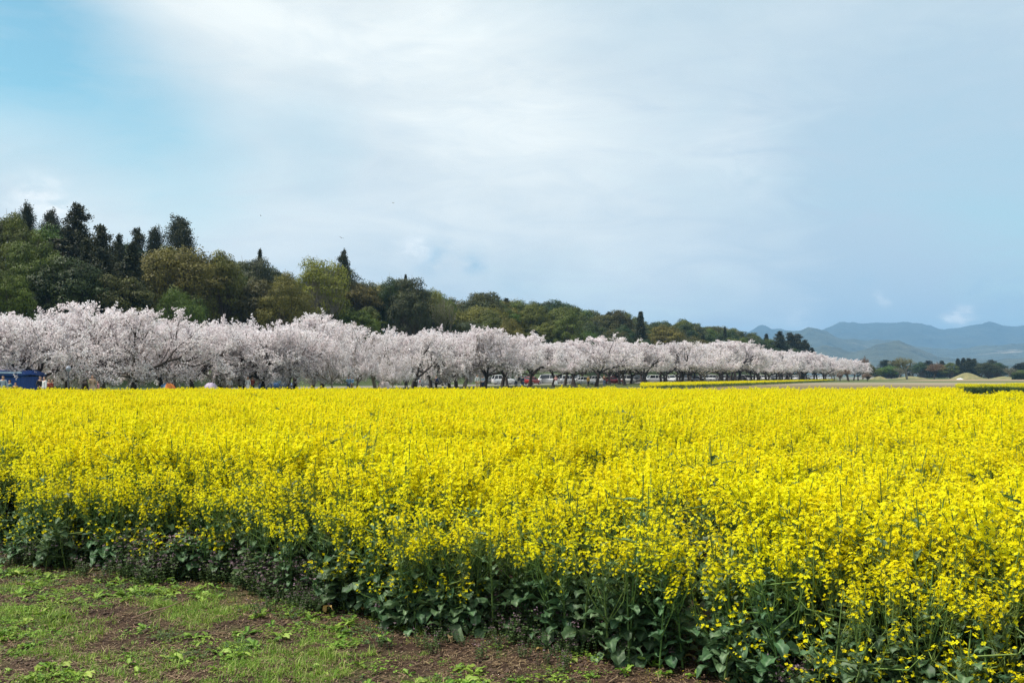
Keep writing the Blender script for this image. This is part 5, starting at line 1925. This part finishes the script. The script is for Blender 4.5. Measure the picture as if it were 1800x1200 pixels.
def tuft(seed, n=26, L=0.07, wd=0.0042, spread=0.03, flat=0.0):
    rng = np.random.default_rng(seed)
    b = MB()
    for i in range(n):
        az = rng.random() * 6.28
        l = L * rng.uniform(0.5, 1.3)
        d = np.array([math.cos(az), math.sin(az), 0])
        p = np.array([rng.normal() * spread, rng.normal() * spread, -0.005])
        a0 = R(rng.uniform(25, 85)) * (1 - flat)
        pts = [p, p + (d * math.cos(a0) + np.array([0, 0, math.sin(a0)])) * l * 0.5]
        a1 = a0 - R(rng.uniform(15, 60))
        pts.append(pts[1] + (d * math.cos(a1) + np.array([0, 0, math.sin(a1)])) * l * 0.5)
        sd = np.array([-d[1], d[0], 0]) * wd / 2
        v = [pts[0] - sd, pts[0] + sd, pts[1] - sd * 0.9, pts[1] + sd * 0.9, pts[2] - sd * 0.1, pts[2] + sd * 0.1]
        b.add(v, [(0, 1, 3, 2), (2, 3, 5, 4)], 0, rng.random() * (0.8 if rng.random() < .85 else 1))
    return b.mesh('grass_tuft', M_GRASS)


def weed(seed):
    rng = np.random.default_rng(seed)
    b = MB()
    for i in range(rng.integers(7, 12)):
        az = rng.random() * 6.28
        L = rng.uniform(0.03, 0.075)
        big_leaf(b, (0, 0, 0.003), az, R(rng.uniform(10, 45)), L, L * 0.34, R(50), rng, 0, rng.random() * 0.7, True)
    return b.mesh('broad_weed', M_GRASS)


def clover(seed):
    rng = np.random.default_rng(seed)
    b = MB()
    n = 40
    c = np.stack([rng.normal(size=n) * 0.05, rng.normal(size=n) * 0.05, rng.uniform(0.004, 0.03, n)], 1)
    az = rng.random(n) * 6.28
    for k in range(3):
        a = az + k * 2.094
        d = np.stack([np.cos(a), np.sin(a), np.zeros(n)], 1)
        b.leaves(c + d * 0.005, np.array([0, 0, 1.0]) + rng.normal(size=(n, 3)) * 0.3, d, 0.011, 0.009, 0, rng.random(n) * 0.7)
    return b.mesh('clover_patch', M_HEN if seed % 2 else M_GRASS)


def litter(seed):
    rng = np.random.default_rng(seed)
    b = MB()
    for i in range(16):
        p = np.array([rng.normal() * 0.06, rng.normal() * 0.06, rng.uniform(0.002, 0.012)])
        az = rng.random() * 6.28
        l = rng.uniform(0.015, 0.06)
        d = np.array([math.cos(az), math.sin(az), rng.normal() * 0.15]) * l
        sd = np.array([-math.sin(az), math.cos(az), 0]) * rng.uniform(0.0008, 0.002)
        b.add([p - sd, p + sd, p + d + sd, p + d - sd], [(0, 1, 2, 3)], 0, rng.random())
    n = 8
    c = np.stack([rng.normal(size=n) * 0.07, rng.normal(size=n) * 0.07, rng.uniform(0.002, 0.010, n)], 1)
    b.leaves(c, np.array([0, 0, 1.0]) + rng.normal(size=(n, 3)) * 0.4, rnd_unit(rng, n), rng.uniform(.008, .02, n), 0.008, 0, rng.random(n))
    return b.mesh('dry_litter', M_DRY)


def petal_fall(seed):
    rng = np.random.default_rng(seed)
    b = MB()
    n = 10
    c = np.stack([rng.normal(size=n) * 0.10, rng.normal(size=n) * 0.10, rng.uniform(0.006, 0.02, n)], 1)
    b.leaves(c, np.array([0, 0, 1.0]) + rng.normal(size=(n, 3)) * 0.4, rnd_unit(rng, n), 0.008, 0.006, 0, rng.random(n))
    return b.mesh('fallen_petals', M_PETAL)


def cover_points(n, y0=3.9, y1=11.0):
    x = rf_.uniform(-7.0, 3.5, n)
    y = rf_.uniform(y0, y1, n)
    ok = np.abs(x) < WEDGE * y + 0.3
    return x[ok], y[ok]


def cover(name, x, y, coll, nc, sc, label, cat):
    n = len(x)
    rot = np.stack([np.zeros(n), np.zeros(n), rf_.random(n) * 6.28], 1)
    return scatter(name, np.stack([x, y, ground_z(x, y)], 1), rot, sc, rf_.integers(0, nc, n), coll, label, cat)


# purple dead nettle, thick under the front edge and creeping out of it
HENP = hidden_collection('dead_nettle_plant', [henbit(300 + i) for i in range(6)])
x, y = cover_points(60000, 3.9, 10.5)
ed = y - field_edge(x)
pat = fbm(x, y, 61, 0.9, 3)
bump_ = np.exp(-((x + 2.75) / 0.75) ** 2) + 0.8 * np.exp(-((x + 1.6) / 0.35) ** 2)
want = np.where(ed > -0.05, 0.15, 0.14 * np.exp(ed / 0.16)) * np.clip((pat - 0.34) * 4 + bump_, 0.05, 1.6) * (ed < 1.2)
want = want * (1 + 0.8 * (bump_ > 0.4) * (ed > -0.25))
ok = rf_.random(len(x)) < want
x, y = x[ok], y[ok]
bb_ = np.exp(-((x + 2.75) / 0.75) ** 2)
sc_ = rf_.uniform(0.6, 1.15, len(x)) * (1 + 0.6 * bb_) * np.where(y < field_edge(x), 0.6, 1.0)
cover('dead_nettle', x, y, HENP, 6, sc_, 'purple flowering dead nettle growing thickly at the field edge', 'wild flowers')

GR = hidden_collection('grass_tuft', [tuft(320 + i, L=0.028 + 0.009 * (i % 3), wd=0.0036) for i in range(6)] + [tuft(330, 14, 0.075, 0.005, 0.02)])
x, y = cover_points(120000, 3.9, 10.0)
ed = field_edge(x) - y
gmask = fbm(x, y, 71, 0.85, 4)
gl = np.clip((gmask - 0.515) * 14, 0, 1)
gl *= np.clip((ed - 0.40) / 0.40, 0.0, 1) * (0.35 + 0.65 * (fbm(x, y, 79, 0.22, 2) > 0.47))
gl *= np.where((x < -1.7) & (y < 6.8 + 0.0 * x) & (x < -0.55 * (y - 3.0)) & (y > 4.5), 0.35, 1)
ok = rf_.random(len(x)) < gl * 0.50 + 0.006 * (ed > 0)
xg, yg = x[ok], y[ok]
cover('grass', xg, yg, GR, 7, rf_.uniform(0.55, 1.15, len(xg)), 'short patchy green grass on the bare soil in front of the field', 'grass')

WD = hidden_collection('broad_weed', [weed(340 + i) for i in range(5)] + [clover(350 + i) for i in range(5)])
x, y = cover_points(9000, 3.9, 10.0)
ed = field_edge(x) - y
ok = (rf_.random(len(x)) < np.clip((fbm(x, y, 75, 0.7, 3) - 0.36) * 3, 0, 0.8)) & (ed > -0.1)
x, y = x[ok], y[ok]
cover('weeds', x, y, WD, 10, rf_.uniform(0.6, 1.5, len(x)), 'small broad leaved weeds and clover scattered over the soil', 'weeds')

LT = hidden_collection('dry_litter', [litter(360 + i) for i in range(6)])
x, y = cover_points(7500, 3.9, 10.0)
ok = field_edge(x) - y > -0.3
x, y = x[ok], y[ok]
cover('leaf_litter', x, y, LT, 6, rf_.uniform(0.6, 1.4, len(x)), 'dry straw and brown leaf bits lying on the soil', 'litter')
def clod(seed):
    rng = np.random.default_rng(seed)
    b = MB()
    for i in range(7):
        r_ = rng.uniform(0.003, 0.012)
        c = np.array([rng.normal() * 0.06, rng.normal() * 0.06, r_ * 0.3])
        rings = []
        for z_, q_ in ((-0.8, 0.5), (-0.2, 1.0), (0.4, 0.85), (0.85, 0.3)):
            rings.append([(c[0] + math.cos(a) * r_ * q_ * rng.uniform(.75, 1.25), c[1] + math.sin(a) * r_ * q_ * rng.uniform(.75, 1.25), c[2] + z_ * r_ * 0.7) for a in np.arange(6) * math.pi / 3])
        k_ = 6
        v_ = np.array(rings).reshape(-1, 3)
        i_ = np.arange(3)[:, None] * k_
        j_ = np.arange(k_)[None]
        f_ = np.stack([i_ + j_, i_ + (j_ + 1) % k_, i_ + k_ + (j_ + 1) % k_, i_ + k_ + j_], -1).reshape(-1, 4)
        b.add(v_, np.concatenate([f_, [[18, 19, 20, 21], [18, 21, 22, 23]]]), 0, rng.random())
    return b.mesh('soil_clod', plain_mat('soil_crumb', (0.075, 0.047, 0.032), 0.95, noise_amt=0.4, scale=40))


CL = hidden_collection('soil_clod', [clod(400 + i) for i in range(4)])
x, y = cover_points(7000, 3.9, 10.0)
ed = field_edge(x) - y
ok = (ed > -0.2) & (fbm(x, y, 71, 0.85, 4) < 0.53)
x, y = x[ok], y[ok]
cover('soil_crumbs', x, y, CL, 4, rf_.uniform(0.5, 1.7, len(x)), 'dark crumbs and clods of soil lying on the bare ground', 'soil crumbs')
PT = hidden_collection('fallen_petals', [petal_fall(380 + i) for i in range(3)])
x, y = cover_points(5000, 3.9, 10.0)
ed = field_edge(x) - y
ok = (ed > -0.2) & (rf_.random(len(x)) < np.exp(-np.clip(ed, 0, 9) / 0.22) * 0.55)
x, y = x[ok], y[ok]
cover('fallen_petals', x, y, PT, 3, rf_.uniform(0.7, 1.3, len(x)), 'tiny yellow petals fallen along the field edge', 'petals')

# a dry twig, a few single things on the ground
def ground_at(px, py):
    y = EYE * F_PX / (py - HOR)
    x = (px - 900) / F_PX * y
    return x, y, float(ground_z(np.array([x]), np.array([y]))[0])


x, y, z = ground_at(281, 1078)
b = MB()
b.tube([(-0.12, -0.15, 0.012), (-0.03, -0.03, 0.03), (0.05, 0.07, 0.035), (0.11, 0.17, 0.05)], [0.004, 0.0045, 0.004, 0.002], 6)
b.tube([(-0.03, -0.03, 0.03), (-0.06, 0.03, 0.035)], [0.003, 0.0015], 5)
o = b.build('twig', plain_mat('dry_wood', (0.22, 0.13, 0.10), 0.8))
o.location = (x, y, z)
tag(o, 'thin dry reddish twig lying on the grass at lower left', 'twig')
for px, py, L_, az_, lab in ((790, 1128, 0.14, 1.3, 'curled pale brown withered leaf standing at the foot of the plants'), (590, 1076, 0.17, 2.7, 'yellow drooping leaf with a brown edge left of the curled leaf'),
                             (940, 1150, 0.12, 0.6, 'yellow spotted old leaf low in the middle of the edge')):
    x, y, z = ground_at(px, py)
    b = MB()
    big_leaf(b, (0, 0, 0.04), az_, R(55), L_ * 0.62, L_ * 0.24, R(200), np.random.default_rng(px), 0, 0.9 if px == 790 else 0.1)
    o = b.build('withered_leaf', M_OLD)
    o.location = (x, y - 0.05, z + 0.02)
    tag(o, lab, 'leaf', 'withered leaves at the field edge')

# ------------------------------------------------------------------ air
b = MB()
b.box((0, 0, 279), (24000, 24000, 560), 0)
hz = b.build('haze', [])
m, t = new_mat('haze_air')
pv = t.n('ShaderNodeVolumePrincipled')
pv.inputs['Color'].default_value = (0.30, 0.60, 0.96, 1)
pv.inputs['Density'].default_value = 0.00012
pv.inputs['Anisotropy'].default_value = 0.0
o = t.n('ShaderNodeOutputMaterial')
t.l(pv.outputs[0], o.inputs['Volume'])
hz.data.materials.clear()
hz.data.materials.append(m)
tag(hz, 'pale blue haze lying over the plain and mountains', 'haze', kind='stuff')
